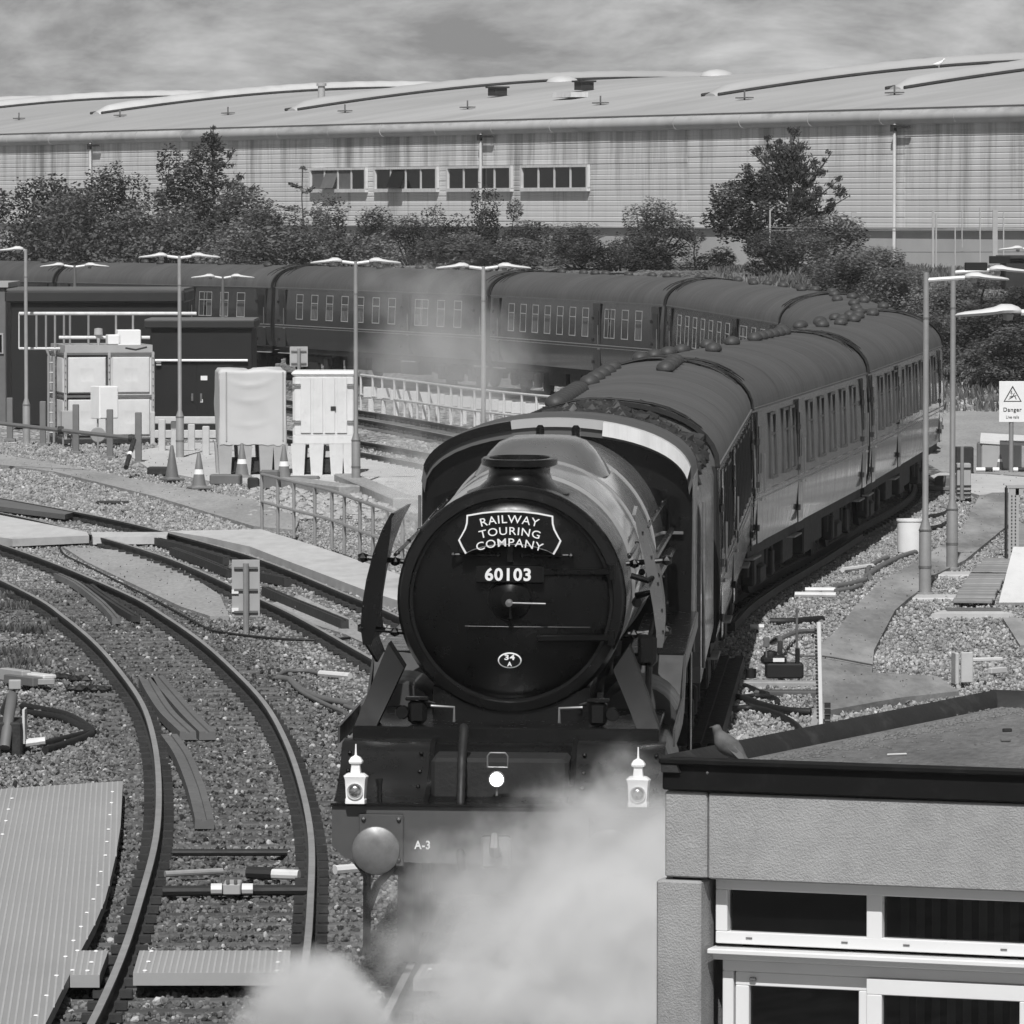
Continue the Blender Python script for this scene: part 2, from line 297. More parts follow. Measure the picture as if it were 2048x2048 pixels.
# ------------------------------------------------------------------ ground
TRAIN = [(-.95,28,0),(-.47,37,0),(-.10,45,0),(.45,55.3,0),(1.02,66.2,0),(2.25,85.5,0),(5.19,104.6,0),(8.05,124.3,.02),(8.1,144,.1),(5.7,163,.25),(.55,181,.25),(-7.1,199.5,.25),(-16.1,216,.22),(-27,232,.22),(-40,247,.22)]
FORE = [(-2.75,30),(-2.45,38),(-2.4,42),(-2.43,46),(-2.53,50),(-2.7,55),(-2.98,60),(-3.34,65),(-3.8,70),(-4.42,75),(-5.12,80),(-5.94,85),(-6.87,90),(-9.2,100),(-12,110),(-15.4,120)]
TRB = [(.62,59),(.15,66),(-.7,74),(-1.62,80),(-2.63,86),(-3.4,90),(-4.35,95),(-5.4,100),(-6.71,105),(-8.13,110),(-9.8,115),(-12.4,122)]
TRC1 = [(5.4,112),(3.6,126),(1.4,141),(-1.2,154),(-4.4,168),(-8.2,182)]
TRC2 = [(4.6,108),(1.4,123.5),(-.5,132),(-2.93,142),(-4.6,148.5),(-7.4,158)]
def bank(x, y):
    s = interp(x, [-60,-27,-16,-7,.55,5.7,9,40], [285,243,227,210,192,177,176,176])
    return -.18 + 3.7 * sstep(s, s + 50, y)
xs = [-1500,-600,-250,-120,-70] + [-50 + 2.5*i for i in range(41)] + [70,120,250,600,1500]
ys = [-60,0,20] + [28 + 4*i for i in range(80)] + [400,500,700,1000,1600,3000]
g = MB(); tone = []
for y in ys:
    for x in xs:
        g.v.append((x, y, bank(x, y) + (.03 * noise.noise((x*.3, y*.3, 0)) if y < 170 else .25 * noise.noise((x*.2, y*.2, 0)) * sstep(175, 200, y)) - .02))
        tone.append(lerp(lerp(1.05, .5, sstep(.5, -2.5, x)) if y < 90 else (.6 if x > max(12.6, y*.0895) and y > 100 else 1.25), .6, sstep(186, 200, y)))  # unseen ground at far right darkened to dim reflections in coach sides
nx = len(xs)
for j in range(len(ys) - 1):
    for i in range(nx - 1): g.f.append((j*nx+i, j*nx+i+1, j*nx+nx+i+1, j*nx+nx+i)); g.m.append(0)
go = g.obj('ground', M['gravel'], ang=80, kind='structure')
at = go.data.attributes.new('tone', 'FLOAT', 'POINT'); at.data.foreach_set('value', tone)

def sheet(name, px, z, m, th=.1, kind='structure', par=None, **kw):   # a slab whose top lies at level z, outline given in photograph pixels
    pts = [G(u, v, z) for u, v in px]
    a = sum(p.x * q.y - q.x * p.y for p, q in zip(pts, pts[1:] + pts[:1]))
    if a < 0: pts.reverse()
    b = MB().ext([p - Vector((0,0,th)) for p in pts], (0, 0, th)); return b.obj(name, m, par, ang=0, kind=kind, **kw)
def slabxy(name, xy, z, m, th=.1, **kw):
    a = sum(p[0] * q[1] - q[0] * p[1] for p, q in zip(xy, xy[1:] + xy[:1]))
    if a < 0: xy = xy[::-1]
    return MB().ext([(x, y, z - th) for x, y in xy], (0, 0, th)).obj(name, m, None, ang=0, kind='structure', **kw)
PATHS = {}
def path(name, px, z, m, th=.1): PATHS[name + str(len(PATHS))] = [G(u, v, z).xy for u, v in px]; return sheet(name, px, z, m, th)
path('path', [(-80,905),(0,908),(145,933),(308,966),(420,985),(507,998),(600,1036),(590,1060),(507,1052),(308,992),(109,943),(0,929),(-80,920)], -.11, M['sand'])
path('concrete_pavement', [(250,905),(420,878),(720,904),(890,950),(850,988),(760,988),(680,972),(600,962),(420,962),(300,938)], -.12, M['concrete'])
path('concrete_walkway', [(335,1062),(520,1058),(620,1088),(740,1128),(830,1160),(830,1212),(727,1179),(640,1146),(560,1116),(500,1093),(413,1074)], -.03, M['concrete'], .2)
path('concrete_patch', [(125,1093),(240,1100),(306,1116),(380,1150),(440,1190),(458,1232),(420,1232),(362,1213),(260,1165),(174,1124)], -.13, M['sand'])
path('concrete_patch', [(520,1213),(600,1190),(705,1240),(760,1300),(690,1268),(600,1240)], -.145, M['sand'])
RW = [(1640,1290),(1672,1262),(1710,1213),(1757,1166),(1840,1119),(1920,1066),(1958,993),(1985,985),(2035,985),(2018,1048),(1930,1120),(1868,1150),(1850,1172),(1815,1198),(1790,1220),(1768,1262),(1748,1300),(1744,1345),(1875,1352),(1918,1382),(1800,1395),(1660,1420),(1658,1480),(1600,1520),(1640,1380)]
path('asphalt_path', RW, -.11, M['asphalt'])
path('concrete_pavement', [(1850,955),(1880,945),(1975,948),(2060,955),(2130,985),(2110,1000),(2035,984),(1958,990),(1905,975)], -.115, M['concrete'])
path('dirt_yard', [(1870,850),(1900,822),(2110,826),(2120,948),(2060,953),(1975,946),(1880,943),(1840,925)], -.13, M['sand'])
path('concrete_pavement', [(2005,1235),(2240,1240),(2240,1310),(2040,1290)], -.12, M['asphalt'])

# ------------------------------------------------------------------ tracks
def offs(line, d, z=None):
    out = []
    for i, p in enumerate(line):
        t = line[min(i+1, len(line)-1)] - line[max(i-1, 0)]; t.z = 0; t.normalize()
        q = p + Vector((t.y, -t.x, 0)) * d; out.append(Vector((q.x, q.y, p.z if z is None else z)))
    return out
PROF = [(-.07,-.155),(-.07,-.142),(-.014,-.125),(-.012,-.045),(-.035,-.035),(-.035,-.004),(-.030,0),(.030,0),(.035,-.004),(.035,-.035),(.012,-.045),(.014,-.125),(.07,-.142),(.07,-.155)]
def rail_mb(line):
    b = MB(); rings = []
    for i, p in enumerate(line):
        t = line[min(i+1, len(line)-1)] - line[max(i-1, 0)]; t.z = 0; t.normalize(); s = Vector((t.y, -t.x, 0))
        rings.append([p + s * x + Vector((0,0,z)) for x, z in PROF])
    b.loft(rings); n = len(PROF)
    for k in range(len(rings) - 1): b.m[k*n + 6] = 1; b.m[k*n + 7] = 0
    return b
def walk(line, pitch, y0=-1e9, y1=1e9):
    acc = 0; out = []
    for a, b in zip(line, line[1:]):
        d = (b - a).length; t = (b - a).normalized()
        while acc < d:
            p = a + t * acc
            if y0 < p.y < y1: out.append((p, t))
            acc += pitch
        acc -= d
    return out
def sleeper_mesh(m, L=2.5):
    random.seed(3); b = MB().bbox((0,0,0), (L, .25, .12), .012); return b.mesh('sleeper', m, 0)
SL = {'w': sleeper_mesh(M['sleeper']), 'c': sleeper_mesh(M['csleeper'])}
def track(name, pts, sy=(0, 400), sleeper='w', zt=None, chairs=True):
    line = spline([(p[0], p[1], p[2] if len(p) > 2 else 0) for p in pts], 1.0)
    root = link(name, None); root['kind'] = 'structure'
    for d in (-.752, .752): rail_mb(offs(line, d)).obj('rail', [M['rail'], M['railtop']], root)
    ch = MB()
    for p, t in walk(line, .68, *sy):
        s = link('sleeper', SL[sleeper], root, (p.x, p.y, p.z - .168 - .062 + random.uniform(-.008, .006)), math.atan2(t.y, t.x) - math.pi/2 + random.uniform(-.02,.02))
        sd_ = Vector((t.y, -t.x, 0))
        for d in (-.752, .752):
            for e in (-.105, .105):
                q = p + sd_ * (d + e); ch.box((q.x, q.y, p.z - .125), (.10, .13, .06), math.atan2(sd_.y, sd_.x))
    if chairs and ch.v: ch.obj('rail_chairs', M['rail'], root, 0, kind='stuff')
    return root, line
trT, lineT = track('railway_track', TRAIN, (39, 150), 'c')
trF, lineF = track('railway_track', FORE, (36, 112))
trB, lineB = track('railway_track', TRB, (60, 121))
trC1, lC1 = track('railway_track', TRC1, (118, 175))
trC2, lC2 = track('railway_track', TRC2, (118, 152))
# raised ballast bed below the far loop of the train
bed = MB(); rings = []
for p in lineT:
    if p.y < 132: continue
    i = lineT.index(p); t = lineT[min(i+1, len(lineT)-1)] - lineT[i-1]; t.z = 0; t.normalize(); s = Vector((t.y, -t.x, 0))
    rings.append([p + s*x + Vector((0,0,z - p.z*(1 if z < -.4 else 0))) for x, z in ((-2.6,-.45),(-1.7,-.17),(1.7,-.17),(2.6,-.45))])
bed.loft(rings, False, False); bo = bed.obj('ballast_bed', M['gravel'], ang=60, kind='structure')
at = bo.data.attributes.new('tone', 'FLOAT', 'POINT'); at.data.foreach_set('value', [.6] * len(bo.data.vertices))
# check rails and point blades of the turnout, loose lengths lying in the four-foot
def strip_thing(name, label, cat, px, wid, hgt, m, z0=-.15, group=None, par=None):
    pts = spline([G(u, v, z0) for u, v in px], .6); b = MB(); rings = []
    for i, p in enumerate(pts):
        t = pts[min(i+1, len(pts)-1)] - pts[max(i-1, 0)]; t.z = 0; t.normalize(); s = Vector((t.y, -t.x, 0)) * wid / 2; h = Vector((0,0,hgt))
        rings.append([p - s, p - s*.95 + h, p - s*.25 + h*1.0, p - s*.2 + h*.8, p + s*.2 + h*.8, p + s*.25 + h*1.0, p + s*.95 + h, p + s])
    b.loft(rings)
    if par: return b.obj(name, m, par)
    o = b.obj(name, m); o['label'] = label; o['category'] = cat
    if group: o['group'] = group
    return o
for px in ([(306,1088),(380,1108),(452,1130)], [(345,1110),(400,1130),(460,1155)], [(530,1190),(580,1212),(640,1237),(690,1258)], [(516,1160),(545,1166),(575,1172)]):
    strip_thing('check_rail', None, None, px, .12, .14, M['rail'], -.15, par=trB)
gl = 'loose rail lengths lying between the rails of the curved near track'
strip_thing('loose_rail', 'shiny topped loose rail curving close to the upper rail of the near track', 'rail', [(114,1158),(150,1175),(190,1205),(215,1228),(232,1248)], .12, .1, M['dull'], -.15, gl)
strip_thing('loose_rail', 'dark pointed loose rail between curved shiny rail and outer running rail', 'rail', [(178,1180),(205,1200),(240,1224),(272,1244)], .14, .1, M['rail'], -.15, gl)
strip_thing('loose_rail', 'dark rail length left of a matching pair beside the inner rail', 'rail', [(292,1370),(308,1400),(335,1440),(376,1480)], .2, .1, M['midg'], -.15, gl)
strip_thing('loose_rail', 'dark rail length on the right of a matching pair in mid track', 'rail', [(312,1366),(345,1405),(380,1445),(415,1480)], .2, .1, M['midg'], -.15, gl)
strip_thing('loose_rail', 'single broad dark curved rail ending on the gravel nearest the camera', 'rail', [(338,1485),(365,1525),(388,1580),(400,1620),(409,1658)], .2, .1, M['midg'], -.15, gl)
strip_thing('guard_board', 'dark timber guard board along the outer rail beside the locomotive cylinder', 'guard board', [(1408,1515),(1428,1450),(1452,1372),(1464,1335)], .34, .16, M['timber'], -.14)
strip_thing('conductor_rail', 'dark conductor rail running close beside the coaches on the outer side', 'rail', [(1462,1262),(1500,1222),(1560,1180),(1640,1132),(1720,1080)], .12, .12, M['rail'], -.12)

# ------------------------------------------------------------------ ballast stones
def inpoly(x, y, poly):
    c = False; n = len(poly)
    for i in range(n):
        a, b = poly[i], poly[i-1]
        if (a[1] > y) != (b[1] > y) and x < (b[0]-a[0]) * (y-a[1]) / (b[1]-a[1]) + a[0]: c = not c
    return c
polys = [(p, min(q[0] for q in p), max(q[0] for q in p), min(q[1] for q in p), max(q[1] for q in p)) for p in PATHS.values()]
def fx(Y): return interp(Y, [p[1] for p in FORE], [p[0] for p in FORE])
SLY = [p.y for p, t in walk(lineF, .68, 36, 112)]
def scatter(name, n, y0, y1, r0, r1):
    vs, sz, tn = [], [], []
    k = 0
    while k < n:
        Y = math.sqrt(random.uniform(y0*y0, y1*y1)); X = random.uniform(-.0935, .0935) * Y
        if any(a[1] < X < a[2] and a[3] < Y < a[4] and inpoly(X, Y, a[0]) for a in polys):
            k += .3
            if random.random() < .03: vs.append((X, Y, -.098)); sz.append(random.uniform(.008, .018)); tn.append(random.uniform(.08, .3))
            continue
        if 60 < Y < 95 and -.02 + (Y-45)*.022 < X - .0 < .02 + (Y-45)*.07 and X < 4: k += .5; continue
        if Y < 62 and abs(X - fx(Y)) < 1.2 and random.random() < .6 and min(abs(Y - q) for q in SLY) < .11: k += .5; continue
        f = abs(X - fx(Y)); dk = sstep(2.4, 1.0, f)
        if X < fx(Y): dk = max(dk, .55)
        if Y > 93: dk *= .15
        no = noise.noise((X*.9, Y*.5, 3)) * .5 + .5
        base = lerp(.29 if X > -1.9 or Y > 95 else .24, .135, dk) * lerp(.75, 1.2, no)
        t = base * math.exp(random.gauss(-.05, .30 if Y < 95 else .24))
        if random.random() < .035: t = random.uniform(.32, .5)
        if random.random() < .12 * dk: t = random.uniform(.02, .045)
        r = random.uniform(r0, r1) * random.choice((.6,.8,1,1,1.15,1.4)); h = -.20 + random.uniform(0, .035)
        if abs(f) < 1.3 and abs(abs(f) - .75) < .13: h -= .03
        vs.append((X, Y, h)); sz.append(r); tn.append(min(.55, t)); k += 1
    me = bpy.data.meshes.new(name); me.from_pydata(vs, [], [])
    me.attributes.new('size', 'FLOAT', 'POINT').data.foreach_set('value', sz); me.attributes.new('tone', 'FLOAT', 'POINT').data.foreach_set('value', tn)
    o = link(name, me, kind='stuff')
    ng = bpy.data.node_groups.new('stones', 'GeometryNodeTree'); ng.interface.new_socket('Geometry', in_out='INPUT', socket_type='NodeSocketGeometry'); ng.interface.new_socket('Geometry', in_out='OUTPUT', socket_type='NodeSocketGeometry')
    n_, l_ = ng.nodes, ng.links; gi, go_ = n_.new('NodeGroupInput'), n_.new('NodeGroupOutput')
    ic = n_.new('GeometryNodeMeshIcoSphere'); ic.inputs['Radius'].default_value = 1; ic.inputs['Subdivisions'].default_value = 1
    ss = n_.new('GeometryNodeSetShadeSmooth'); ss.inputs['Shade Smooth'].default_value = False; l_.new(ic.outputs['Mesh'], ss.inputs[0])
    sm = n_.new('GeometryNodeSetMaterial'); sm.inputs['Material'].default_value = M['stone']; l_.new(ss.outputs[0], sm.inputs[0])
    ip = n_.new('GeometryNodeInstanceOnPoints'); l_.new(gi.outputs[0], ip.inputs['Points']); l_.new(sm.outputs[0], ip.inputs['Instance'])
    rv = n_.new('FunctionNodeRandomValue'); rv.data_type = 'FLOAT_VECTOR'; rv.inputs['Max'].default_value = (6.28, 6.28, 6.28); l_.new(rv.outputs[0], ip.inputs['Rotation'])
    r2 = n_.new('FunctionNodeRandomValue'); r2.data_type = 'FLOAT_VECTOR'; r2.inputs['Min'].default_value = (.55, .55, .45); r2.inputs['Max'].default_value = (1.35, 1.2, 1.0); r2.inputs['Seed'].default_value = 5
    na = n_.new('GeometryNodeInputNamedAttribute'); na.data_type = 'FLOAT'; na.inputs['Name'].default_value = 'size'
    vm = n_.new('ShaderNodeVectorMath'); vm.operation = 'SCALE'; l_.new(r2.outputs[0], vm.inputs[0]); l_.new(na.outputs['Attribute'], vm.inputs['Scale']); l_.new(vm.outputs[0], ip.inputs['Scale'])
    l_.new(ip.outputs[0], go_.inputs[0])
    md = o.modifiers.new('stones', 'NODES'); md.node_group = ng
    return o
random.seed(11)
scatter('ballast', 105000, 37, 68, .015, .033)
scatter('ballast', 95000, 68, 112, .017, .033)
scatter('ballast', 45000, 112, 152, .025, .048)
# ------------------------------------------------------------------ locomotive (local axes: x to the right of the picture, y backwards, z up)
LH = R(-3.05)
loco = thing('steam_locomotive', 'black fronted steam locomotive with touring headboard, wreathed in steam', 'locomotive', (-.13, 45, 0), LH)
loco.rotation_euler = (0, R(0.35), LH)
ZB = 2.86                                     # boiler axis
SY = 2.0                                      # smokebox front
def part(name, b, m, ang=35, par=None): return b.obj(name, M[m] if isinstance(m, str) else m, par or loco, ang)
# smokebox with flanged front ring and domed door
b = MB().lathe([(.60,SY-.005),(.84,SY-.01),(.85,SY-.045),(.915,SY-.03),(.945,SY+.02),(.95,SY+.08),(.925,SY+.10),(.925,SY+2.25),(.9,SY+2.25)], (0,0,ZB), (0,1,0), 72); sb = part('smokebox', b, 'black')
rv = MB()
for k in range(40):
    a = 2*math.pi*k/40; rv.ico((math.cos(a)*.93, SY+.14, ZB+math.sin(a)*.93), .014)
part('rivets', rv, 'black', par=sb)['kind'] = 'stuff'
b = MB().lathe([(.0,SY-.21),(.1,SY-.209),(.25,SY-.195),(.45,SY-.155),(.62,SY-.10),(.74,SY-.055),(.80,SY-.03),(.815,SY-.01),(.80,SY+.01)], (0,0,ZB), (0,1,0), 72); dr = part('smokebox_door', b, 'door', 50)
b = MB().lathe([(.0,SY-.29),(.07,SY-.285),(.1,SY-.26),(.17,SY-.22),(.18,SY-.19)], (0,0,ZB+.02), (0,1,0), 28); part('door_boss', b, 'door', par=dr)
b = MB().lathe([(.0,SY-.37),(.03,SY-.365),(.03,SY-.28)], (0,0,ZB), (0,1,0), 12).tube([(0,SY-.34,ZB),(.3,SY-.33,ZB-.005)], .009); part('door_handle', b, 'dull', par=dr)
b = MB().tube([(0,SY-.31,ZB),(.012,SY-.30,ZB-.13)], .013); part('door_handle', b, 'black', par=dr)
for s in (-1, 1):
    x0, x1 = (.10, .50) if s > 0 else (-.47, -.10)
    b = MB().tube([(x0, SY-.20, ZB+.385), (x1, SY-.17, ZB+.385)], .014)
    for x in (x0, x1): b.tube([(x, SY-.2, ZB+.385), (x, SY-.06, ZB+.385)], .018).ico((x, SY-.2, ZB+.385), .026)
    part('handrail', b, 'black', par=dr)
for z in (.245, -.30): part('hinge_strap', MB().bbox((.52, SY-.13, ZB+z), (.62, .03, .055), .01, R(13)).tube([(.83,SY-.06,ZB+z-.06),(.83,SY-.06,ZB+z+.06)], .03), 'door', par=dr)
part('door_rail', MB().tube([(-.37,SY-.19,ZB-.205),(0,SY-.215,ZB-.205),(.66,SY-.12,ZB-.21)], .004), 'apron', par=dr)
# headboard, number plate, shed plate
HX, HZ, HY = 0.0, 3.425, SY - .30
def outline(k):
    half = [(0,.192),(.12,.188),(.24,.176),(.375,.152),(.378,.09),(.392,.04),(.425,-.02),(.447,-.055),(.42,-.11),(.385,-.168),(.33,-.140),(.22,-.108),(.11,-.092),(0,-.088)]
    pts = [(x, z) for x, z in half] + [(-x, z) for x, z in half[-2:0:-1]]
    return [(HX + x * k, 0, HZ + .02 + (z - .02) * (1 - (.95 - k) * 2.0)) for x, z in pts]
b = MB().ext([Vector(p) + Vector((0, HY, 0)) for p in outline(.95)], (0, .025, 0)); hb = part('headboard', b, 'white', 0)
b = MB().ext([Vector(p) + Vector((0, HY - .006, 0)) for p in outline(.914)], (0, .012, 0)); part('board_face', b, 'black', 0, par=hb)
t = text_mb('RAILWAY', .485, .066, (HX, HY-.014, HZ+.123), bold=.004, bend=.9)
t.merge(text_mb('TOURING', .505, .064, (HX, HY-.014, HZ+.026), bold=.004, bend=.9)); t.merge(text_mb('COMPANY', .555, .066, (HX, HY-.014, HZ-.068), bold=.004, bend=.9))
part('lettering', t, 'white', 0, par=hb)
part('lamp_iron', MB().bbox((0, SY-.2, ZB+.40), (.05, .06, .16), .008), 'black', par=dr)
npl = part('number_plate', MB().bbox((.0, SY-.245, 3.09), (.56, .03, .15), .012), 'black', 20)
part('lettering', text_mb('60103', .378, .108, (-.015, SY-.264, 3.09), bold=.03), 'white', 0, par=npl)
b = MB().lathe([(0,-.012),(.094,-.012),(.099,0)], (0, SY-.175, 2.375), (0,1,0), 32, sy=.66); spl = part('shed_plate', b, 'white', 30)
part('plate_face', MB().lathe([(0,-.006),(.088,-.006),(.088,0)], (0, SY-.185, 2.375), (0,1,0), 32, sy=.62), 'black', 30, par=spl)
t = text_mb('34', .085, .045, (0, SY-.196, 2.402), bold=.03); t.merge(text_mb('A', .04, .038, (0, SY-.196, 2.346), bold=.03)); part('lettering', t, 'white', 0, par=spl)
# boiler, chimney, dome
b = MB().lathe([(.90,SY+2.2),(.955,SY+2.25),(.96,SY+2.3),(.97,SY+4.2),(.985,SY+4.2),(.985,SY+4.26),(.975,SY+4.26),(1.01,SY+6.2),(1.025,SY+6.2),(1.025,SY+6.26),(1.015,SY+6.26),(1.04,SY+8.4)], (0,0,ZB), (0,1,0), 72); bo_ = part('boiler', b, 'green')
def oval(y, w, l, z): return [(math.copysign(abs(math.cos(a))**.7, math.cos(a))*w, y + math.copysign(abs(math.sin(a))**.8, math.sin(a))*l, z) for a in [2*math.pi*k/32 for k in range(32)]]
b = MB().loft([oval(3.2,.44,.72,3.70),oval(3.2,.34,.6,3.74),oval(3.2,.275,.53,3.80),oval(3.2,.255,.5,3.86),oval(3.2,.26,.5,3.91),oval(3.2,.30,.55,3.925),oval(3.2,.318,.56,3.932),oval(3.2,.318,.56,3.978),oval(3.2,.308,.55,3.988),oval(3.2,.255,.5,3.99),oval(3.2,.245,.49,3.93)]); part('chimney', b, 'black', 40)
b = MB().loft([oval(7.4,.62,1.35,3.66),oval(7.4,.56,1.25,3.76),oval(7.4,.48,1.1,3.87),oval(7.4,.40,.92,3.95),oval(7.4,.30,.7,3.99),oval(7.4,.12,.3,4.005)]); part('steam_dome', b, 'domep', 50)
for x in (-.12, .22): part('safety_valve', MB().lathe([(.05,3.85),(.04,3.95),(.045,4.0),(.02,4.03)], (x, 9.3, 0), (0,0,1), 12), 'black')
# handrails and pipes along the boiler
for s in (-1, 1):
    b = MB().tube([(s*.97, SY+.1, ZB+.36),(s*1.0, SY+4, ZB+.38),(s*1.06, SY+8.2, ZB+.42)], .016)
    for k in range(6): b.ico((s*(.965+.015*k), SY+.3+1.5*k, ZB+.365+.01*k), .022)
    part('handrail', b, 'black')
part('ejector_pipe', MB().tube([(1.02,SY+.6,ZB-.05),(1.08,SY+3,ZB-.05),(1.12,SY+8,ZB-.05)], .045), 'black'); part('ejector_pipe', MB().tube([(1.03,SY+1.6,ZB+.14),(1.08,SY+3,ZB+.14),(1.12,SY+8,ZB+.14)], .03), 'black')
b = MB().tube([(1.02,SY+.35,ZB+.02),(1.16,SY+.3,ZB+.06),(1.2,SY+.28,ZB-.1),(1.1,SY+.3,ZB-.5)], .03).tube([(.98,SY+.2,ZB+.2),(1.12,SY+.2,ZB+.16),(1.2,SY+.3,ZB+.2)], .025).bbox((1.12,SY+.3,ZB-.42),(.16,.22,.26),.03).tube([(1.14,SY+.15,ZB-.55),(1.13,SY+.15,ZB-.95)],.028)
part('lubricator', b, 'black')
# smoke deflectors: curved plates 1.5 m long
def deflector(s):
    prof = [(.985,3.56),(1.06,3.42),(1.135,3.22),(1.19,3.0),(1.225,2.78),(1.235,2.6),(1.215,2.46)]
    rings = []
    for y0, k in ((0, 0), (.02, 1), (1.45, 1), (1.5, 0)):
        toe = .03*y0/1.5; ring = [(s*(x - toe), SY + .25 + y0 + (3.56 - z) * .02, z) for x, z in prof]; ring2 = [(s*(x + .03 - toe), SY + .25 + y0, z - .005) for x, z in prof[::-1]]
        rings.append(ring + ring2)
    b = MB().loft(rings)
    low = [(s*1.215,SY+.27,2.46),(s*1.245,SY+.27,2.46),(s*1.17,SY+.5,2.33),(s*1.14,SY+.5,2.33)]
    b.ext([(s*1.215,SY+.26,2.46),(s*1.235,SY+1.7,2.46),(s*1.16,SY+1.5,2.32),(s*1.135,SY+.45,2.30)], (s*.02,0,0))
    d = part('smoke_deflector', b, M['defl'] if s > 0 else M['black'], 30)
    e = MB()                                 # rolled front lip and rivets
    wd_ = [.015,.06,.085,.095,.09,.075,.05] if s > 0 else [.01,.075,.125,.15,.15,.125,.07]
    outer = [(s*(x+.032), SY+.235, z) for x, z in prof]; inner = [(s*(x+.032-w_), SY+.235, z) for (x, z), w_ in zip(prof, wd_)]
    e.loft([[a_, b_, (b_[0], SY+.26, b_[2]), (a_[0], SY+.26, a_[2])] for a_, b_ in zip(outer, inner)])
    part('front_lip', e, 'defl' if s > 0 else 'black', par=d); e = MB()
    for x, z in prof[1:-1]: e.ico((s*(x+.015), SY+.222, z), .01); e.ico((s*(x+.04), SY+1.0, z), .012)
    part('rivets', e, 'black', par=d)['kind'] = 'stuff'
    for z in (3.17, 2.58):
        e = MB().tube([(s*.93,SY+.5,z-.03),(s*1.25,SY+.5,z)], .022).ico((s*1.27,SY+.5,z), .05)
        e.ico((s*1.0,SY+.5,z-.03), .045); part('stay_bracket', e, 'black', par=d)
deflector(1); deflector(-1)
# cab: front sheet with spectacle windows, arched roof, sides
CY = 10.3
def arc(y, ins=0.0, zoff=0.0, n=18):
    pts = []
    for k in range(n + 1):
        a = math.pi * k / n; x = -math.cos(a) * (1.315 - ins); z = 3.43 + math.sin(a) ** .85 * (.60 - ins) + zoff
        pts.append((x, y, z))
    return pts
b = MB().ext([(-1.31,CY,1.9)] + arc(CY) + [(1.31,CY,1.9)], (0,.02,0)); part('cab_front', b, 'black', 0)
o_ = arc(CY-.10, 0, .012); i_ = arc(CY-.10, .03, -.10)
b = MB().loft([o_, arc(CY+2.4, 0, .012), arc(CY+2.4, .03, -.03), i_, o_], False, False); part('cab_roof', b, 'roof', 30)
def rim(k0, k1, dz, y, h):
    a = arc(y, 0, .03, 36)[k0:k1+1]; c = arc(y, .03, -h, 36)[k0:k1+1]
    b = MB().loft([a, [(p[0], p[1]+.30, p[2]) for p in a], [(p[0], p[1]+.30, p[2]) for p in c], c, a], False, False); return b
part('roof_rim', rim(14, 22, 0, CY-.13, .02), 'lightg', 20); part('roof_rim', rim(22, 34, 0, CY-.18, .075), 'grubby', 20); part('roof_rim', rim(2, 14, 0, CY-.13, .03), 'black', 20)  # one rim in three tones: its polished glint put into the colour
for s in (-1, 1):
    part('cab_side', MB().bbox((s*1.30, CY+1.2, 2.72), (.03, 2.38, 1.5), .005), 'domep')
    part('spectacle_window', MB().ext([(s*.86,CY-.012,3.42),(s*1.2,CY-.012,3.28),(s*1.2,CY-.012,2.98),(s*.98,CY-.012,2.98)], (0,.01,0)), 'glass', 0)
    part('window_sill', MB().bbox((s*1.06,CY-.03,2.955),(.34,.05,.03),.005), 'dull')
    b = MB().tube([(s*1.335,CY-.03,1.8),(s*1.335,CY-.03,3.3)], .016)
    part('cab_handrail', b, 'dull')
# running plate, front steps, casing, saddle plates
b = MB().bbox((0,3.05,1.84),(2.5,3.5,.05),.01); part('running_plate', b, 'black')
part('plate_edge', MB().bbox((0,1.29,1.79),(2.5,.05,.16),.012), 'black')
for s in (-1, 1):
    b = MB().loft([[(s*(.86+k*.21),1.62-.25*k+e,2.32-.47*k),(s*(.99+k*.26),1.62-.25*k+e,2.52-.67*k)] + [(s*(.99+k*.26),1.66-.25*k+e+.3,2.52-.67*k),(s*(.86+k*.21),1.66-.25*k+e+.3,2.32-.47*k)] for k, e in ((0,0),(.5,.03),(1,0))]); part('frame_stay', b, 'stay', 40)
    b = MB().bbox((s*.74,1.55,1.97),(.15,.18,.2),.03).bbox((s*.74,1.5,2.08),(.19,.1,.03),.008).tube([(s*.6,1.5,1.95),(s*.6,1.48,2.04),(s*.68,1.48,2.06)],.016).lathe([(0,0),(.05,0),(.06,.03),(.05,.07),(0,.07)],(s*.86,1.5,1.97),(0,-1,0),16); part('lubricator', b, 'black')
    part('grab_rail', MB().tube([(s*.43,1.4,1.9),(s*.43,1.4,2.02),(s*.62,1.4,2.03)], .012), 'dull')
part('saddle', MB().bbox((0,2.9,1.98),(1.3,1.8,.5),.1), 'black')
b = MB()                                      # curved apron between beam and running plate
pr = [(.14,1.36),(.16,1.37),(.34,1.40),(.56,1.47),(.76,1.57),(.9,1.69),(.98,1.76),(1.28,1.77)]
for x0, x1 in ((-1.31,-.575),(.575,1.31)): part('front_apron', MB().loft([[(x0,y,z) for y,z in pr],[(x1,y,z) for y,z in pr]], False, False), 'apron', 60)
b = MB().loft([[(-.57,y+.02,z-.02) for y,z in pr],[(.57,y+.02,z-.02) for y,z in pr]], False, False); part('middle_apron', b, 'door', 60)
for x in (-.575,.575): part('apron_strap', MB().ext([(x-.02,y,z+.015) for y,z in pr]+[(x-.02,y,z-.03) for y,z in pr[::-1]], (.04,0,0)), 'black', 20)
part('apron_step', MB().bbox((0,.55,1.56),(1.1,.05,.04),.01), 'dull')
bl = MB()
for s in (-1,1):
    for x in (.66,1.24):
        for y,z in ((.5,1.45),(.72,1.55),(.88,1.68)): bl.ico((s*x,y-.01,z+.01), .02)
part('apron_bolts', bl, 'black')['kind'] = 'stuff'
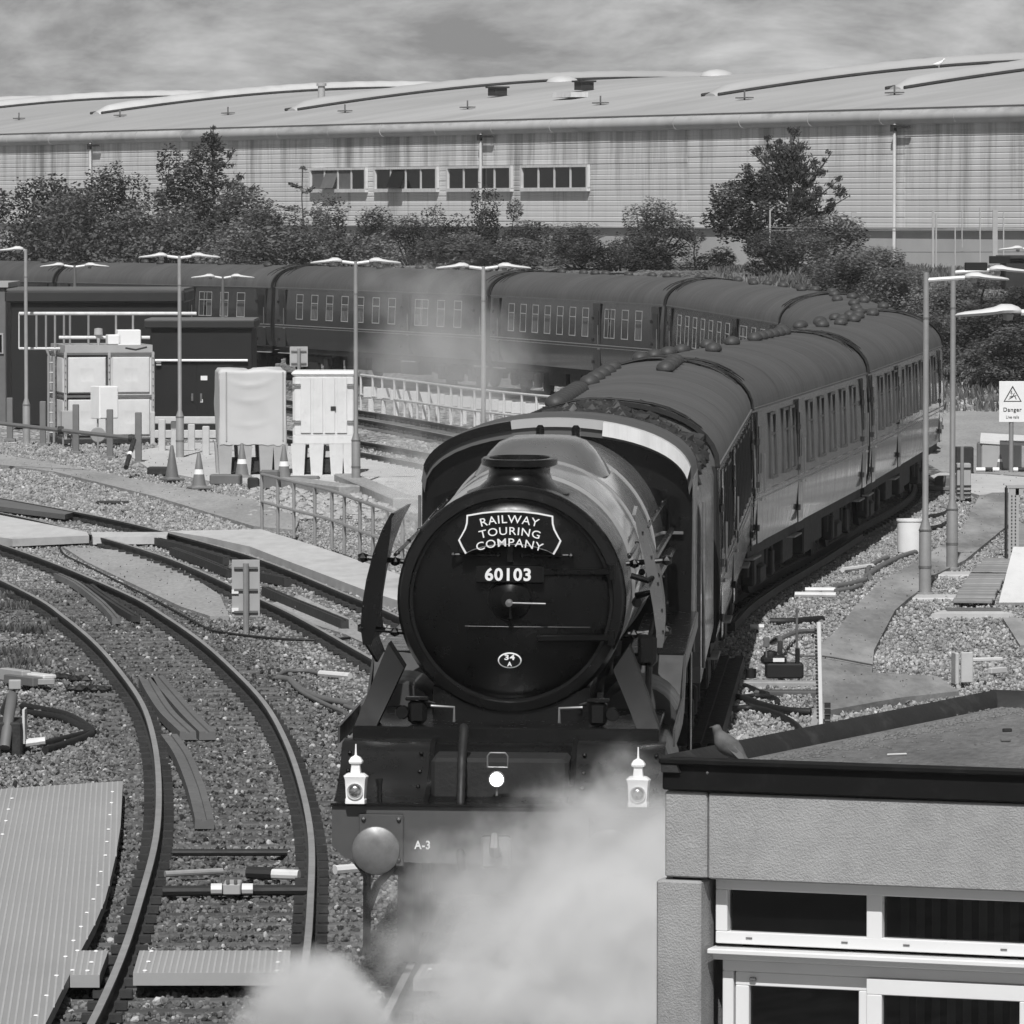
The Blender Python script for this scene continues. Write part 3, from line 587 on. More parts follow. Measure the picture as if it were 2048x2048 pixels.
# buffer beam
b = MB().ext([(-1.31,0,1.35),(-1.31,0,1.03),(-1.2,0,.93),(-.6,0,.90),(.6,0,.90),(1.2,0,.93),(1.31,0,1.03),(1.31,0,1.35)], (0,.14,0)); bm_ = part('buffer_beam', b, 'red', 0)
part('lettering', text_mb('A-3', .125, .068, (-.59,-.006,1.045), bold=.02), 'white', 0, par=bm_)
part('beam_edge', MB().bbox((0,.05,1.362),(2.64,.16,.022),.004), 'black', par=bm_)
for s in (-1, 1):
    bf = part('buffer', MB().lathe([(.0,-.60),(.08,-.598),(.15,-.585),(.185,-.565),(.19,-.55),(.18,-.53),(.07,-.515),(.07,-.3),(.11,-.28),(.12,0)], (s*.915,0,1.06),(0,1,0),36), 'dull', 40)
    part('buffer_plate', MB().bbox((s*.915,-.012,1.08),(.36,.025,.42),.01), 'red', par=bf)
    for dx in (-.14,.14):
        for dz in (-.15,.17): part('bolt', MB().ico((s*.915+dx,-.03,1.08+dz),.022), 'red', par=bf)
    # guard iron and step bracket below the beam
    b = MB().tube([(s*1.12,.02,1.0),(s*1.03,.03,.8),(s*1.03,.05,.35),(s*1.03,.06,.16)], .035,6).tube([(s*.8,.1,.88),(s*.95,.06,.72),(s*1.03,.05,.5)], .035,6); part('guard_iron', b, 'black')
def headlamp(x, name='head_lamp'):
    e = link(name, None, loco, (x, -.02, 1.375))
    body = [(-.075,-.07),(.075,-.07),(.09,0),(.075,.07),(-.075,.07),(-.085,0)]
    MB().loft([[(px*k, py*k, z) for px, py in body] for z, k in ((0,1.0),(.03,1.0),(.04,.93),(.19,1.05),(.215,1.15),(.235,.85),(.24,.5),(.31,.42),(.32,.65),(.335,.68),(.365,.45),(.38,.12),(.40,.09),(.47,.06))]).obj('lamp_body', M['white'], e, 30)
    MB().lathe([(.0,-.022),(.03,-.02),(.05,-.008),(.055,.01)], (0,-.075,.1), (0,1,0), 20).obj('lens', M['steel'], e, 50)
    MB().lathe([(.052,.01),(.064,-.005),(.062,.02)], (0,-.078,.1), (0,1,0), 20).obj('lens_ring', M['grubby'], e, 30)
    return e
headlamp(-1.12); headlamp(1.12)
e = link('electric_lamp', None, loco, (0,-.03,1.575))
MB().lathe([(0,-.03),(.04,-.025),(.055,-.005),(.055,.06)], (0,0,0),(0,1,0),24).obj('lens', M['lit'], e, 40)
MB().tube([(0,.03,-.05),(0,.03,-.13)],.01).lathe([(.058,-.005),(.066,0),(.06,.09),(0,.1)],(0,0,0),(0,1,0),20).obj('lamp_case', M['dull'], e)
part('lamp_bracket', MB().tube([(-.08,.1,1.66),(-.08,.1,1.75),(-.06,.1,1.775),(.06,.1,1.775),(.08,.1,1.75),(.08,.1,1.66),(-.08,.1,1.66)], .008), 'dull')
part('lamp_iron', MB().tube([(-.93,-.02,1.38),(-.93,-.02,1.5),(-.935,-.02,1.57)], [.022,.02,.032], 8), 'black')
hs = [(-.31,.72,1.92),(-.30,.62,1.90),(-.30,.5,1.8)] + [(-.30,.36-.03*k,1.68-.075*k) for k in range(9)] + [(-.28,-.02,.95),(-.26,.0,.85)]
part('brake_hose', MB().tube(spline(hs,.03), [ .034 + .006*(k % 2) for k in range(len(spline(hs,.03)))], 8), 'rubber', 80)
b = MB().tube([(0,-.05,1.0),(0,-.25,1.02),(0,-.33,1.08),(0,-.30,1.16),(0,-.24,1.14)], [.05,.045,.04,.03,.02], 8).bbox((0,-.04,1.0),(.24,.05,.26),.02); part('coupling_hook', b, 'dull')
# cylinders, valance, steps, wheels
for s in (-1, 1):
    b = MB().ext([(s*.72,1.7,1.78),(s*1.05,1.7,1.8),(s*1.28,1.7,1.72),(s*1.36,1.7,1.5),(s*1.36,1.7,.8),(s*1.2,1.7,.6),(s*.85,1.7,.6),(s*.72,1.7,.8)], (0,1.7,0)); part('cylinder', b, 'engine', 50)
    part('cylinder_cover', MB().lathe([(0,0),(.05,0),(.08,.04),(.24,.05),(.26,.09),(.26,.12)], (s*1.05,1.58,.95),(0,1,0),28), 'steel')
    part('step_plate', MB().ext([(s*.88,5.1,2.18),(s*1.36,5.0,2.18),(s*1.34,4.5,1.84),(s*.88,4.5,1.84)], (0,.02,-.015)), 'mids', 0)
    part('running_plate', MB().bbox((s*1.12,7.7,2.18),(.5,5.3,.03),.006), 'black')
    b = MB().ext([(s*1.36,1.35,1.86),(s*1.36,4.4,1.86),(s*1.36,5.05,2.19),(s*1.36,10.2,2.19),(s*1.36,10.2,2.05),(s*1.36,5.2,2.05),(s*1.36,4.55,1.72),(s*1.36,1.35,1.72)], (s*.02,0,0)); part('valance', b, 'engine', 0)
    b = MB().loft([[(s*(.9+.46*t),4.35-.12*math.sin(math.pi*t),1.86) for t in (0,.5,1)],[(s*(.9+.46*t),3.6-.05*math.sin(math.pi*t),2.0) for t in (0,.5,1)]], False, False)
    part('cylinder_casing', MB().lathe([(.0,3.2),(.34,3.2),(.36,3.3),(.36,4.35),(0,4.36)], (s*1.02,0,1.72),(0,1,0),28), 'engine')
    for i, (y, r) in enumerate(((.95,.48),(2.85,.48),(4.9,1.0),(7.1,1.0),(9.3,1.0),(11.4,.56))):
        wv = MB().lathe([(0,-.06),(r-.1,-.06),(r-.06,-.07),(r,-.07),(r+.02,.06),(r-.06,.07),(0,.06)], (s*.75,y,r),(1,0,0),36); part('wheel', wv, 'under')
    part('coupling_rod', MB().bbox((s*.95,7.1,.85),(.05,4.6,.1),.01), 'steel')
    b = MB().bbox((s*1.27,11.9,1.1),(.03,.6,1.6),.01).bbox((s*1.25,11.9,.5),(.3,.4,.03),.005); part('footstep', b, 'black')
part('frame', MB().bbox((0,6.2,1.15),(1.1,11.6,1.1),.03), 'under')

# ------------------------------------------------------------------ tender and coal
def place(name, label, cat, a, bb, group=None):
    a, bb = Vector(a), Vector(bb); d = bb - a; c = (a + bb) / 2
    return thing(name, label, cat, c, math.atan2(d.y, d.x) - math.pi/2, group), d.xy.length
tp = lambda y: Vector((interp(y, [p[1] for p in TRAIN], [p[0] for p in TRAIN]), y, 0))
ten, TL = place('locomotive_tender', 'tender heaped with coal behind the locomotive cab', 'tender', tp(57.9), tp(66.1))
def cross(pts, y0, y1): return MB().ext([(x, y0, z) for x, z in pts], (0, y1 - y0, 0))
tpart = lambda n, b, m, ang=35: b.obj(n, M[m], ten, ang)
h = TL / 2 - .2
tb = [(-1.33,1.25),(1.33,1.25),(1.33,3.0),(1.28,3.2),(1.1,3.42),(1.05,3.42),(1.05,2.7),(-1.05,2.7),(-1.05,3.42),(-1.1,3.42),(-1.28,3.2),(-1.33,3.0)]
tpart('tank', cross(tb, -h, h), 'domep', 30)
for s in (-1, 1):
    tpart('side_rail', MB().tube([(s*1.36,-h+.05,1.4),(s*1.36,-h+.05,3.1)], .018), 'dull')
    tpart('front_corner', MB().ext([(s*1.0,-h+.02,3.46),(s*1.3,-h+.02,3.22),(s*1.3,-h+.5,3.22),(s*1.0,-h+1.3,3.55)], (0,0,-.06)), 'defl', 20)
tpart('rear_bulkhead', MB().bbox((0,h-.3,3.1),(2.5,.06,.8),.02), 'black')
tpart('frame', MB().bbox((0,0,1.0),(2.1,2*h,.5),.02), 'under')
for y in (-2.6,-.85,.9,2.6):
    for s in (-1, 1): tpart('wheel', MB().lathe([(0,-.06),(.6,-.06),(.63,.06),(0,.06)], (s*.75,y,.63),(1,0,0),28), 'under'); tpart('axle_box', MB().bbox((s*1.12,y,.66),(.16,.3,.34),.03), 'under')
random.seed(5)
cb = MB()
for k in range(3600):
    x = random.uniform(-1.2, 1.2); y = random.uniform(-h+.15, h-.4); z = 3.30 + random.uniform(-.05,.08) + .5 * (1 - (abs(x)/1.22)**2.2) * (.75 + .3*noise.noise((x, y*.6, 0))) 
    cb.ico((x, y, z), random.choice((.05,.06,.07,.09,.12)), (1, random.uniform(.7,1.2), random.uniform(.6,1)), .35)
co = cb.obj('coal', M['coal'], None, 0, kind='stuff'); co.location = ten.location; co.rotation_euler = ten.rotation_euler
# ------------------------------------------------------------------ coaches
def cprof(y, k=1.0, dz=0.0):                  # coach cross-section ring
    side = [(-1.30,1.0),(-1.355,1.25),(-1.375,1.7),(-1.36,2.4),(-1.33,3.05)]
    top = [(-1.30*math.cos(a), 3.06 + .76*math.sin(a)**.92) for a in [math.pi*i/16 for i in range(17)]]
    left = side; right = [(-x, z) for x, z in side[::-1]]
    return [(x*k, y, z+dz) for x, z in left + top[1:-1] + right]
def roofz(x): return 3.06 + .76 * math.sqrt(max(0, 1 - (x/1.30)**2)) ** .92
COACH_MESH = {}
def coach_meshes(L):
    key = round(L, 1)
    if key in COACH_MESH: return COACH_MESH[key]
    d = {}; h = L / 2
    sides = MB(); side = [(-1.30,1.0),(-1.355,1.25),(-1.375,1.7),(-1.36,2.4),(-1.325,3.06)]
    ring = side + [(-x, z) for x, z in side[::-1]]
    sides.loft([[(x, y, z) for x, z in ring] for y in [-h + L*i/12 for i in range(13)]]); d['body'] = sides.mesh('body', M['coach'], 40)
    rf = MB(); tp_ = [(-1.345*math.cos(a), 3.055 + .765*max(0, math.sin(a))**.92) for a in [math.pi*i/20 for i in range(21)]]
    rings = [[(x*k, y, 3.055 + (z-3.055)*k2) for x, z in tp_] for y, k, k2 in ((-h-.02,.985,.90),(-h+.02,1,.985),(-h+.3,1,1),(h-.3,1,1),(h-.02,1,.985),(h+.02,.985,.90))]
    rf.loft(rings, False, False); rf.add(rings[0], [tuple(range(20,-1,-1))]); rf.add(rings[-1], [tuple(range(21))]); 
    for i in range(1, 5):
        y = -h + L*i/5; q_ = [(x*1.002, z+.004) for x, z in tp_]
        rf.loft([[(x, y-.02, z) for x, z in q_],[(x*1.001, y, z+.004) for x, z in q_],[(x, y+.02, z) for x, z in q_]], False, False)
    d['roof'] = rf.mesh('roof', M['roof'], 40)
    g_ = MB()
    for s in (-1, 1): g_.box((s*1.345, 0, 3.07), (.035, L-.05, .035))
    d['gutter'] = g_.mesh('gutter', M['midg'], 0)
    for e in (-1, 1):
        en = MB()
        rr = [(x*1.015, z*1.0+.02) for x, z in tp_]
        en.loft([[(x, e*(h-.02), z) for x, z in rr],[(x, e*(h+.06), z) for x, z in rr],[(x*.96, e*(h+.06), 3.05+(z-3.05)*.93) for x, z in rr],[(x*.96, e*(h-.02), 3.05+(z-3.05)*.93) for x, z in rr]], False, False)
        en.box((0, e*(h+.02), 2.05), (2.64, .04, 2.05)); en.box((0, e*(h+.13), 2.3), (1.0, .24, 2.4)); d['end%d' % e] = en.mesh('end_bellows', M['rubber'], 20)
    li = MB()
    for s in (-1, 1):
        li.box((s*1.379, 0, 1.78), (.006, L-.1, .022)); li.box((s*1.378, 0, 1.70), (.006, L-.1, .012))
    d['lining'] = li.mesh('lining', M['lining'], 0)
    so = MB()
    for s in (-1, 1): so.box((s*1.2, 0, .93), (.1, L-.3, .22)); 
    so.box((0, 0, .95), (2.2, L-.4, .1))
    for (y, w_, l_, z) in ((-2.5,.5,1.6,.62),(0.2,.6,1.2,.6),(2.4,.45,1.9,.65)):
        for s in (-1, 1): so.bbox((s*.9, y, z), (w_, l_, .5), .03)
    d['underframe'] = so.mesh('underframe', M['under'], 20)
    bg_ = MB()
    for s in (-1, 1):
        bg_.bbox((s*1.02, 0, .62), (.12, 3.3, .24), .02)
        for y in (-1.3, 1.3): bg_.bbox((s*1.08, y, .5), (.2,.34,.42), .03); bg_.tube([(s*1.06,y-.4,.75),(s*1.06,y-.4,.45)],.07,8); bg_.tube([(s*1.06,y+.4,.75),(s*1.06,y+.4,.45)],.07,8)
        bg_.bbox((s*1.08, 0, .4), (.16, .9, .3), .04)
    bg_.box((0,0,.7),(2.0,.5,.2)); d['bogie'] = bg_.mesh('bogie', M['under'], 30)
    d['wheel'] = MB().lathe([(0,-.06),(.43,-.06),(.455,-.05),(.47,.06),(0,.06)], (0,0,0),(1,0,0),24).mesh('wheel', M['under'], 30)
    st = MB().bbox((0,0,0),(.14,1.05,.03),.005); d['step'] = st.mesh('step_board', M['wood'], 0)
    for sd_ in (1, -1):
        fr = MB(); W, H, t = .86, .98, (.04 if sd_ > 0 else .03); X_ = .06 if sd_ > 0 else .02
        for y in (-W/2, W/2): fr.box((0, y, 0), (X_, t, H + t))
        for z in (-H/2, H/2): fr.box((0, 0, z), (X_ + .01, W - t, t))
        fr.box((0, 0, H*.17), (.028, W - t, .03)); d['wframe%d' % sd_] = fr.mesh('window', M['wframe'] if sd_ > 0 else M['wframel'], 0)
    d['pane'] = MB().box((0,0,0),(.012, W-.05, H*.66-.06)).mesh('pane', M['glass'], 0)
    d['pane2'] = MB().box((0,0,0),(.012, W-.05, H*.66-.06)).mesh('pane', M['glassl'], 0)
    d['vent_pane'] = MB().box((0,0,0),(.012, W-.05, H*.33-.05)).mesh('ventilator_pane', M['glass'], 0)
    dm = MB(); dm.box((0,0,0),(.02,.72,1.98)); d['door'] = dm.mesh('door', M['coach'], 0)
    hi = MB()
    for z in (-.75,-.1,.55): hi.box((.02, -.36, z), (.04,.12,.09))
    d['hinge'] = hi.mesh('hinges', M['rubber'], 0)
    d['dhandle'] = MB().tube([(.05,.27,-.25),(.05,.27,.35)],.014).box((.03,.28,-.35),(.05,.12,.04)).mesh('door_handle', M['dull'], 0)
    d['dpane'] = MB().box((.012,0,.42),(.012,.46,.72)).mesh('pane', M['glass'], 0)
    vm = MB().lathe([(.12,-.10),(.13,-.06),(.165,-.05),(.172,-.02),(.155,.025),(.11,.06),(.05,.078),(0,.08)], (0,0,0),(0,0,1),16,sx=.8,sy=1.25); d['vent'] = vm.mesh('roof_ventilator', M['ventm'], 60)
    for e in (-1, 1):
        hm = MB()
        for dx, r in ((0,.016),(.07,.013)):
            pts = []
            for i in range(15):
                x = -1.30 + 2.6*i/14; pts.append((x, e*(h-.25-dx*2.2-.35*abs(x)/1.3*(1 if dx else .4)), roofz(x*.995)+.035+.008*math.sin(i*1.3)))
            hm.tube(pts, r, 6)
        for x in (-.7,.05,.75): hm.box((x, e*(h-.3), roofz(x)+.025), (.07,.1,.05))
        hm.tube([(.4,e*(h-.6),roofz(.4)+.04),(1.0,e*(h-.35),roofz(1.0)+.05)], .015, 6); d['hose%d' % e] = hm.mesh('roof_cables', M['rubber'], 60)
    d['buffer'] = MB().lathe([(.0,.36),(.2,.35),(.2,.33),(.07,.32),(.09,0)], (0,0,0),(0,1,0),16).mesh('buffer', M['rubber'], 30)
    COACH_MESH[key] = d; return d
M['ventm'] = mat('ventilator', .045, .6, var=.2)
CG = 'coaches of the train behind the locomotive'
def coach(a, bb, label, vents, nwin=8, dside=(-1, 1), gap=.24):
    a, bb = Vector(a), Vector(bb); dv = (bb - a); t = dv.normalized(); a2, b2 = a + t*gap, bb - t*gap
    root, L = place('railway_coach', label, 'coach', a2, b2, CG); root.rotation_euler.x = math.atan2(dv.z, dv.xy.length)
    d = coach_meshes(L); h = L / 2
    for nm, k in (('body','body'),('roof','roof'),('gutter','gutter'),('end_bellows','end-1'),('end_bellows','end1'),('lining','lining'),('underframe','underframe'),('roof_cables','hose-1'),('roof_cables','hose1')): link(nm, d[k], root)
    for e in (-1, 1):
        for s in (-1, 1): link('buffer', d['buffer'], root, (s*.87,e*h,1.05), 0 if e > 0 else math.pi)
    for y in (-h+3.2, h-3.2):
        bgo = link('bogie', d['bogie'], root, (0,y,0))
        for yy in (-1.3,1.3):
            for s in (-1,1): link('wheel', d['wheel'], bgo, (s*.75,yy,.47))
    dy = (-h+.75, -h+L*.36, h-.75)
    for s in (-1, 1):
        rz = 0 if s > 0 else math.pi
        for y in dy:
            dd = link('door', d['door'], root, (s*1.366,y,2.02), rz); link('pane', d['dpane'], dd); link('door_handle', d['dhandle'], dd); link('hinges', d['hinge'], dd)
            link('step_board', d['step'], root, (s*1.27,y,.80))
        ys_ = [-h + 1.75 + (L-3.5)*(i+.5)/nwin for i in range(nwin)]
        for y in ys_:
            if min(abs(y-q) for q in dy) < .8: y = y + (.95 if y > dy[1] else -.95) if abs(y-dy[1]) < .8 else y
            wf = link('window', d['wframe%d' % s], root, (s*1.352,y,2.43), rz); wf.rotation_euler.y = R(-2.5); wf.scale = (1, .72, .86) if nwin > 10 else (1, .85, 1)
            link('pane', d['pane' if random.random() < .55 else 'pane2'], wf, (.0,0,-.17)); link('ventilator_pane', d['vent_pane'], wf, (.0,0,.33))
    for x, f in vents:
        link('roof_ventilator', d['vent'], root, (x, -h + f*L, roofz(x)+.06))
    return root
J = [(1.06,66.5,0),(2.25,85.5,0),(5.19,104.6,0),(8.05,124.3,.02),(8.1,144,.1),(5.7,163,.25),(.55,181,.25),(-7.1,199.5,.25),(-16.1,216,.22),(-27,232,.22)]
V1 = [(-.62,.06+.035*i) for i in range(9)] + [(-.62,.50+.09*i) for i in range(5)] + [(.25,.72),(.25,.79),(.25,.86),(.25,.93)]
V2 = [(-.5,.06),(-.5,.15),(-.5,.24),(-.5,.33),(.15,.27),(-.3,.43),(-.05,.50),(.0,.66),(.0,.71),(.0,.76),(.0,.81),(.0,.86),(.0,.91)]
V3 = [(-.45,.1),(-.3,.2),(-.4,.27),(.1,.22),(-.2,.36),(.25,.34),(-.35,.45),(.05,.48),(.25,.5),(-.3,.6),(.1,.64),(-.2,.72),(.15,.8),(-.3,.9)]
V4 = [(-.4,.12),(.3,.2),(-.2,.35),(.2,.5),(-.3,.62),(.2,.75),(-.1,.88)]
V5 = [(.35,.1+.13*i) for i in range(7)] + [(-.1,.2),(-.1,.6)]
VV = [V1,V2,V3,V4,V5,V5,V4,V4,V4]
LB = ['dark coach directly behind the coal tender, its roof beside the locomotive cab', 'glossy coach with full reflective side facing the white barrel', 'coach at the outer end of the bend passing behind the lamp columns',
      'coach on the tightest part of the bend, seen mostly as roof', 'coach after the bend in front of the conifer', 'coach behind the steam with dark window row in mid picture', 'coach half hidden by the smoke drift between two lamp columns',
      'coach beyond the dark kiosk and tarpaulin covered box', 'rearmost visible coach beyond the long dark building at the edge']
random.seed(21)
for i in range(9): coach(J[i], J[i+1], LB[i], VV[i], (9,8,9,9,11,11,11,11,11)[i])

# ------------------------------------------------------------------ warehouse
WO = Vector((-30.2, 336, 0)); WD = Vector((51.8, -96, 0)).normalized(); WN = Vector((96, 51.8, 0)).normalized()   # along the wall, and away from the camera
wh = thing('warehouse', 'huge pale ribbed warehouse with low curved roof behind the bushes', 'warehouse', WO, math.atan2(WD.y, WD.x))
# local axes: x along the wall towards the camera, y away from it
T0, T1 = -70, 175
def wt(u, v=350):                             # wall coordinate under a photograph column
    k = (u - 1024) / FPX; return (k * WO.y - WO.x) / (WD.x - k * WD.y)
pr = [(0,0),(.0,.17),(.012,.19),(.012,.225),(0,.245),(0,.25)]
LS = (T1-T0)/13
cm = MB().ext([(0, y-.02, z) for y, z in [(0.06,0)] + pr + [(0.06,.25)]], (LS-.012,0,0)).mesh('cladding_strip', M['clad'], 0)
for k in range(18):
    for j in range(13): link('cladding_strip', cm, wh, (T0 + LS*j, random.uniform(-.008,.008), 5.2 + .25*k))
MB().box(((T0+T1)/2, .3, 3.3), (T1-T0, .4, 3.84)).obj('base_wall', M['baseg'], wh, 0)
MB().box(((T0+T1)/2, .02, 5.17), (T1-T0, .2, .06)).obj('base_flashing', M['gut'], wh, 0)
ev = MB(); er = [(math.cos(a)*.33-.0, math.sin(a)*.33) for a in [R(-90+i*15) for i in range(0,13)]]
secs = int((T1-T0)/6)
em = MB().loft([[(x, -.02-cc, 10.03+s_) for cc, s_ in er] for x in (0,.03,5.93,5.96)], False, False).loft([[(5.93+dx, -.02-cc*1.05, 10.03+s_*1.05) for cc, s_ in er] for dx in (0,.07)], False, False).mesh('eaves_section', M['gut'], 40)
for k in range(secs): link('eaves_section', em, wh, (T0+6*k, random.uniform(-.01,.01), 0))
CR = 30.0
def rz_(w_): return 10.38 + 3.05*math.sin(math.pi/2*min(1.3, w_/CR))
rr = MB(); N = 26; wsx = [-.1 + (CR*1.5)*i/N for i in range(N+1)]
rr.loft([[(T0, y, rz_(y)) for y in wsx], [(T1, y, rz_(y)) for y in wsx]], False, False); rr.f = [f[::-1] for f in rr.f]; rr.obj('roof_sheet', M['wroof'], wh, 60)
MB().tube([(T0,-.12,10.40),(T1,-.12,10.40)], .04, 6).obj('roof_edge', M['midg'], wh)
# barrel rooflights running up the roof: rounded noses, ribbed tops
def wproj(t, y, z):
    p = WO + WD*t + WN*y; return p.x, p.y, z
def find(u, v):                               # roof point seen at a photograph pixel
    best = None; r = ray(u, v)
    for i in range(1, 1200):
        Y = 200 + i*.4; k = Y / r.y; p = Vector((r.x*k, Y, HC + r.z*k)); q = p - WO; y = q.dot(WN); t = q.dot(WD)
        if y > -.1 and p.z < rz_(y): return t, y
    return None
def monitor(u, v, m, length=46, wd=1.5, hg=.55):
    f = find(u, v)
    if not f: return
    t, y0 = f; b = MB(); rings = []; n = 60
    for k in range(n + 1):
        y = y0 + length * k / n; nose = min(1, (k/n*length)/1.2 + .12) ** .5
        bump_ = 1 + (.05 if k % 2 else 0)
        rings.append([(t + math.cos(a)*wd/2*(.6+.4*nose), y, rz_(y) - .05 + math.sin(a)*hg*nose*bump_) for a in [math.pi*i/8 for i in range(9)]])
    b.loft(rings, False, False); b.add(rings[0], [tuple(range(9))])
    o = b.obj('barrel_rooflight', m, wh, 30)
    s = MB()
    for sx in (-1, 1): s.tube([(t + sx*(wd/2+.05), y0 + length*k/24, rz_(y0+length*k/24)+.06) for k in range(25)], .1, 5)
    s.obj('kerb', M['bitumen'], o)
for u, v, m in ((-330,236,'rlight'),(-130,232,'rlight'),(192,229,'rlight'),(583,222,'wroof'),(1420,193,'wroof'),(1790,179,'wroof'),(985,205,'wroof')):
    if u != 985: monitor(u, v, M[m])
def roofbit(u, v, kind):
    f = find(u, v)
    if not f: return
    t, y = f; z = rz_(y)
    if kind == 'v': MB().box((t,y,z+.2),(.06,.06,.5)).box((t,y,z+.1),(1.2,.3,.06)).obj('roof_bracket', M['midg'], wh, 0)
    elif kind == 'b': MB().box((t,y,z+.25),(.75,.75,.4)).box((t,y,z+.5),(.95,.95,.09)).obj('roof_vent_box', M['bitumen'], wh, 0)
    elif kind == 'w': MB().box((t,y,z+.2),(2.0,1.0,.25)).obj('roof_hatch', M['grubby'], wh, 0)
    elif kind == 'd': MB().lathe([(.0,.38),(.4,.34),(.8,.2),(.92,0)], (t,y,z-.05),(0,0,1),16).obj('roof_dome', M['rlight'], wh, 60)
    elif kind == 'p': MB().lathe([(.2,0),(.2,1.0),(.28,1.0),(.28,1.15),(0,1.2)], (t,y,z-.05),(0,0,1),12).obj('flue', M['lightg'], wh, 40)
for u, v, k in ((38,240,'v'),(240,234,'v'),(456,230,'v'),(690,226,'v'),(935,219,'v'),(1201,210,'v'),(1489,200,'v'),(1789,190,'v'),(995,194,'b'),(1168,182,'b'),(1140,198,'w'),(1125,163,'d'),(1434,151,'d'),(643,206,'p')): roofbit(u, v, k)
# windows: four groups with reveals, each with four lights
for gi_, (u0, u1) in enumerate(((628,735),(757,877),(902,1025),(1050,1178))):
    t0, t1 = wt(u0), wt(u1); wl_ = t1 - t0; zc, hh = 7.55, .98
    o = MB(); y = -.12
    o.box((t0+wl_/2, y, zc+hh/2+.06),(wl_+.3,.16,.12)).box((t0+wl_/2, y, zc-hh/2-.09),(wl_+.3,.2,.18))
    for x in (t0-.1, t1+.1): o.box((x, y, zc),(.16,.16,hh))
    for k in (1,2,3): o.box((t0+wl_*k/4, y+.02, zc),(.14,.1,hh))
    wo = o.obj('window', M['grubby'], wh, 0)
    for k in range(4):
        tl = gi_ < 2 and k in (1,) 
        p = MB().box((0,0,0),(wl_/4-.12,.03,hh)).obj('pane', M['curtain'] if gi_ == 0 and k != 3 else M['glass'], wo, 0, (t0+wl_*(k+.5)/4, y+(.02 if not tl else -.12), zc))
        if tl: p.rotation_euler.x = R(-22)
for u, vt, vb in ((190,281,400),(970,276,560),(1797,246,532)):   # downpipes with brackets below the eaves
    t = wt(u); zb = 3.7 if u > 1500 else 2.6
    b = MB().tube([(t,-.25,zb),(t,-.25,9.55)], .075, 8).tube([(t,-.25,9.5),(t,-.2,9.72)], .09, 8); dp = b.obj('downpipe', M['grubby'], wh)
    MB().box((t,-.3,9.55),(.22,.2,.3)).box((t+.7,-.3,9.6),(1.2,.12,.1)).obj('bracket', M['bitumen'], dp, 0)
for u, v in ((1536,128),(1878,128)):          # gulls resting on the ridge
    f = find(u, v+8)
    p = WO + WD*f[0] + WN*f[1] if f else None
    if p:
        b = MB().loft([[(x, math.cos(a)*r, .12+zz+math.sin(a)*r*.9) for a in [2*math.pi*i/8 for i in range(8)]] for x, r, zz in ((-.3,.02,.02),(-.15,.08,.03),(.02,.12,.06),(.14,.10,.12),(.2,.06,.2),(.25,.065,.27),(.3,.04,.27),(.36,.01,.25))])
        b.tube([(0,.03,-.05),(0,.03,.08)],.012,5).tube([(0,-.03,-.05),(0,-.03,.08)],.012,5)
        o = b.obj('gull', M['white'], None, 60, (p.x, p.y, rz_(f[1])+.05)); o.scale = (.95,)*3; o['label'] = 'white gull perched on the warehouse ridge ' + ('above the conifer' if u < 1700 else 'near its highest visible end'); o['category'] = 'bird'; o['group'] = 'gulls on the roof'
# ------------------------------------------------------------------ trees and bushes
def leaf_cloud(n, shape, size, seed, flat=.5):
    rnd = random.Random(seed); b = MB()
    for k in range(n):
        p = shape(rnd)
        if p is None: continue
        s = size * rnd.uniform(.5, 1.3); a = rnd.uniform(0, 6.28); e = rnd.uniform(-1, 1) * flat * 1.57
        u = Vector((math.cos(a), math.sin(a), rnd.uniform(-.4,.4))).normalized(); q = Vector((-math.sin(a)*math.cos(e), math.cos(a)*math.cos(e), math.sin(e) + .25)).normalized()
        c = Vector(p); b.add([c - u*s, c + q*s*.55, c + u*s, c - q*s*.55], [(0,1,2,3)])
    return b
def lump_shape(lumps, hollow=.45):
    tot = sum(l[3]**2 for l in lumps)
    def f(r):
        k = r.uniform(0, tot)
        for l in lumps:
            k -= l[3]**2
            if k <= 0: break
        v = Vector((r.gauss(0,1), r.gauss(0,1), r.gauss(0,1))).normalized() * (hollow + (1-hollow)*r.random()**.6) * l[3]
        v *= 1 + .35*noise.noise((v.x*1.7+l[0]*3, v.y*1.7, v.z*1.7+l[2]*3)) 
        z = l[2] + v.z*.85
        return (l[0]+v.x, l[1]+v.y, z) if z > .05 else None
    return f
def mk_bush(seed, w_, h, nl, n, size):
    r = random.Random(seed); lumps = []
    for i in range(nl):
        x = r.uniform(-w_/2, w_/2); hh = h * (1 - .55*abs(x)/(w_/2)) ; rad = r.uniform(.45,.8)*min(w_/3, hh/2)
        z = r.uniform(.35, 1) * hh - rad*.6; lumps.append((x, r.uniform(-.6,.6), max(rad*.5, z), rad))
    b = leaf_cloud(n, lump_shape(lumps), size, seed)
    st = MB()
    for l in lumps: st.tube([(l[0]*.3, l[1]*.3, 0), (l[0]*.6+.1, l[1]*.5, l[2]*.55), (l[0], l[1], l[2]+.2*l[3])], [.06,.045,.02], 5)
    return b, st
BM = []
for i in range(6):
    b, s = mk_bush(40+i, 4.4, 3.6, 13, 9500, .078); BM.append((b, s))
cache = {}
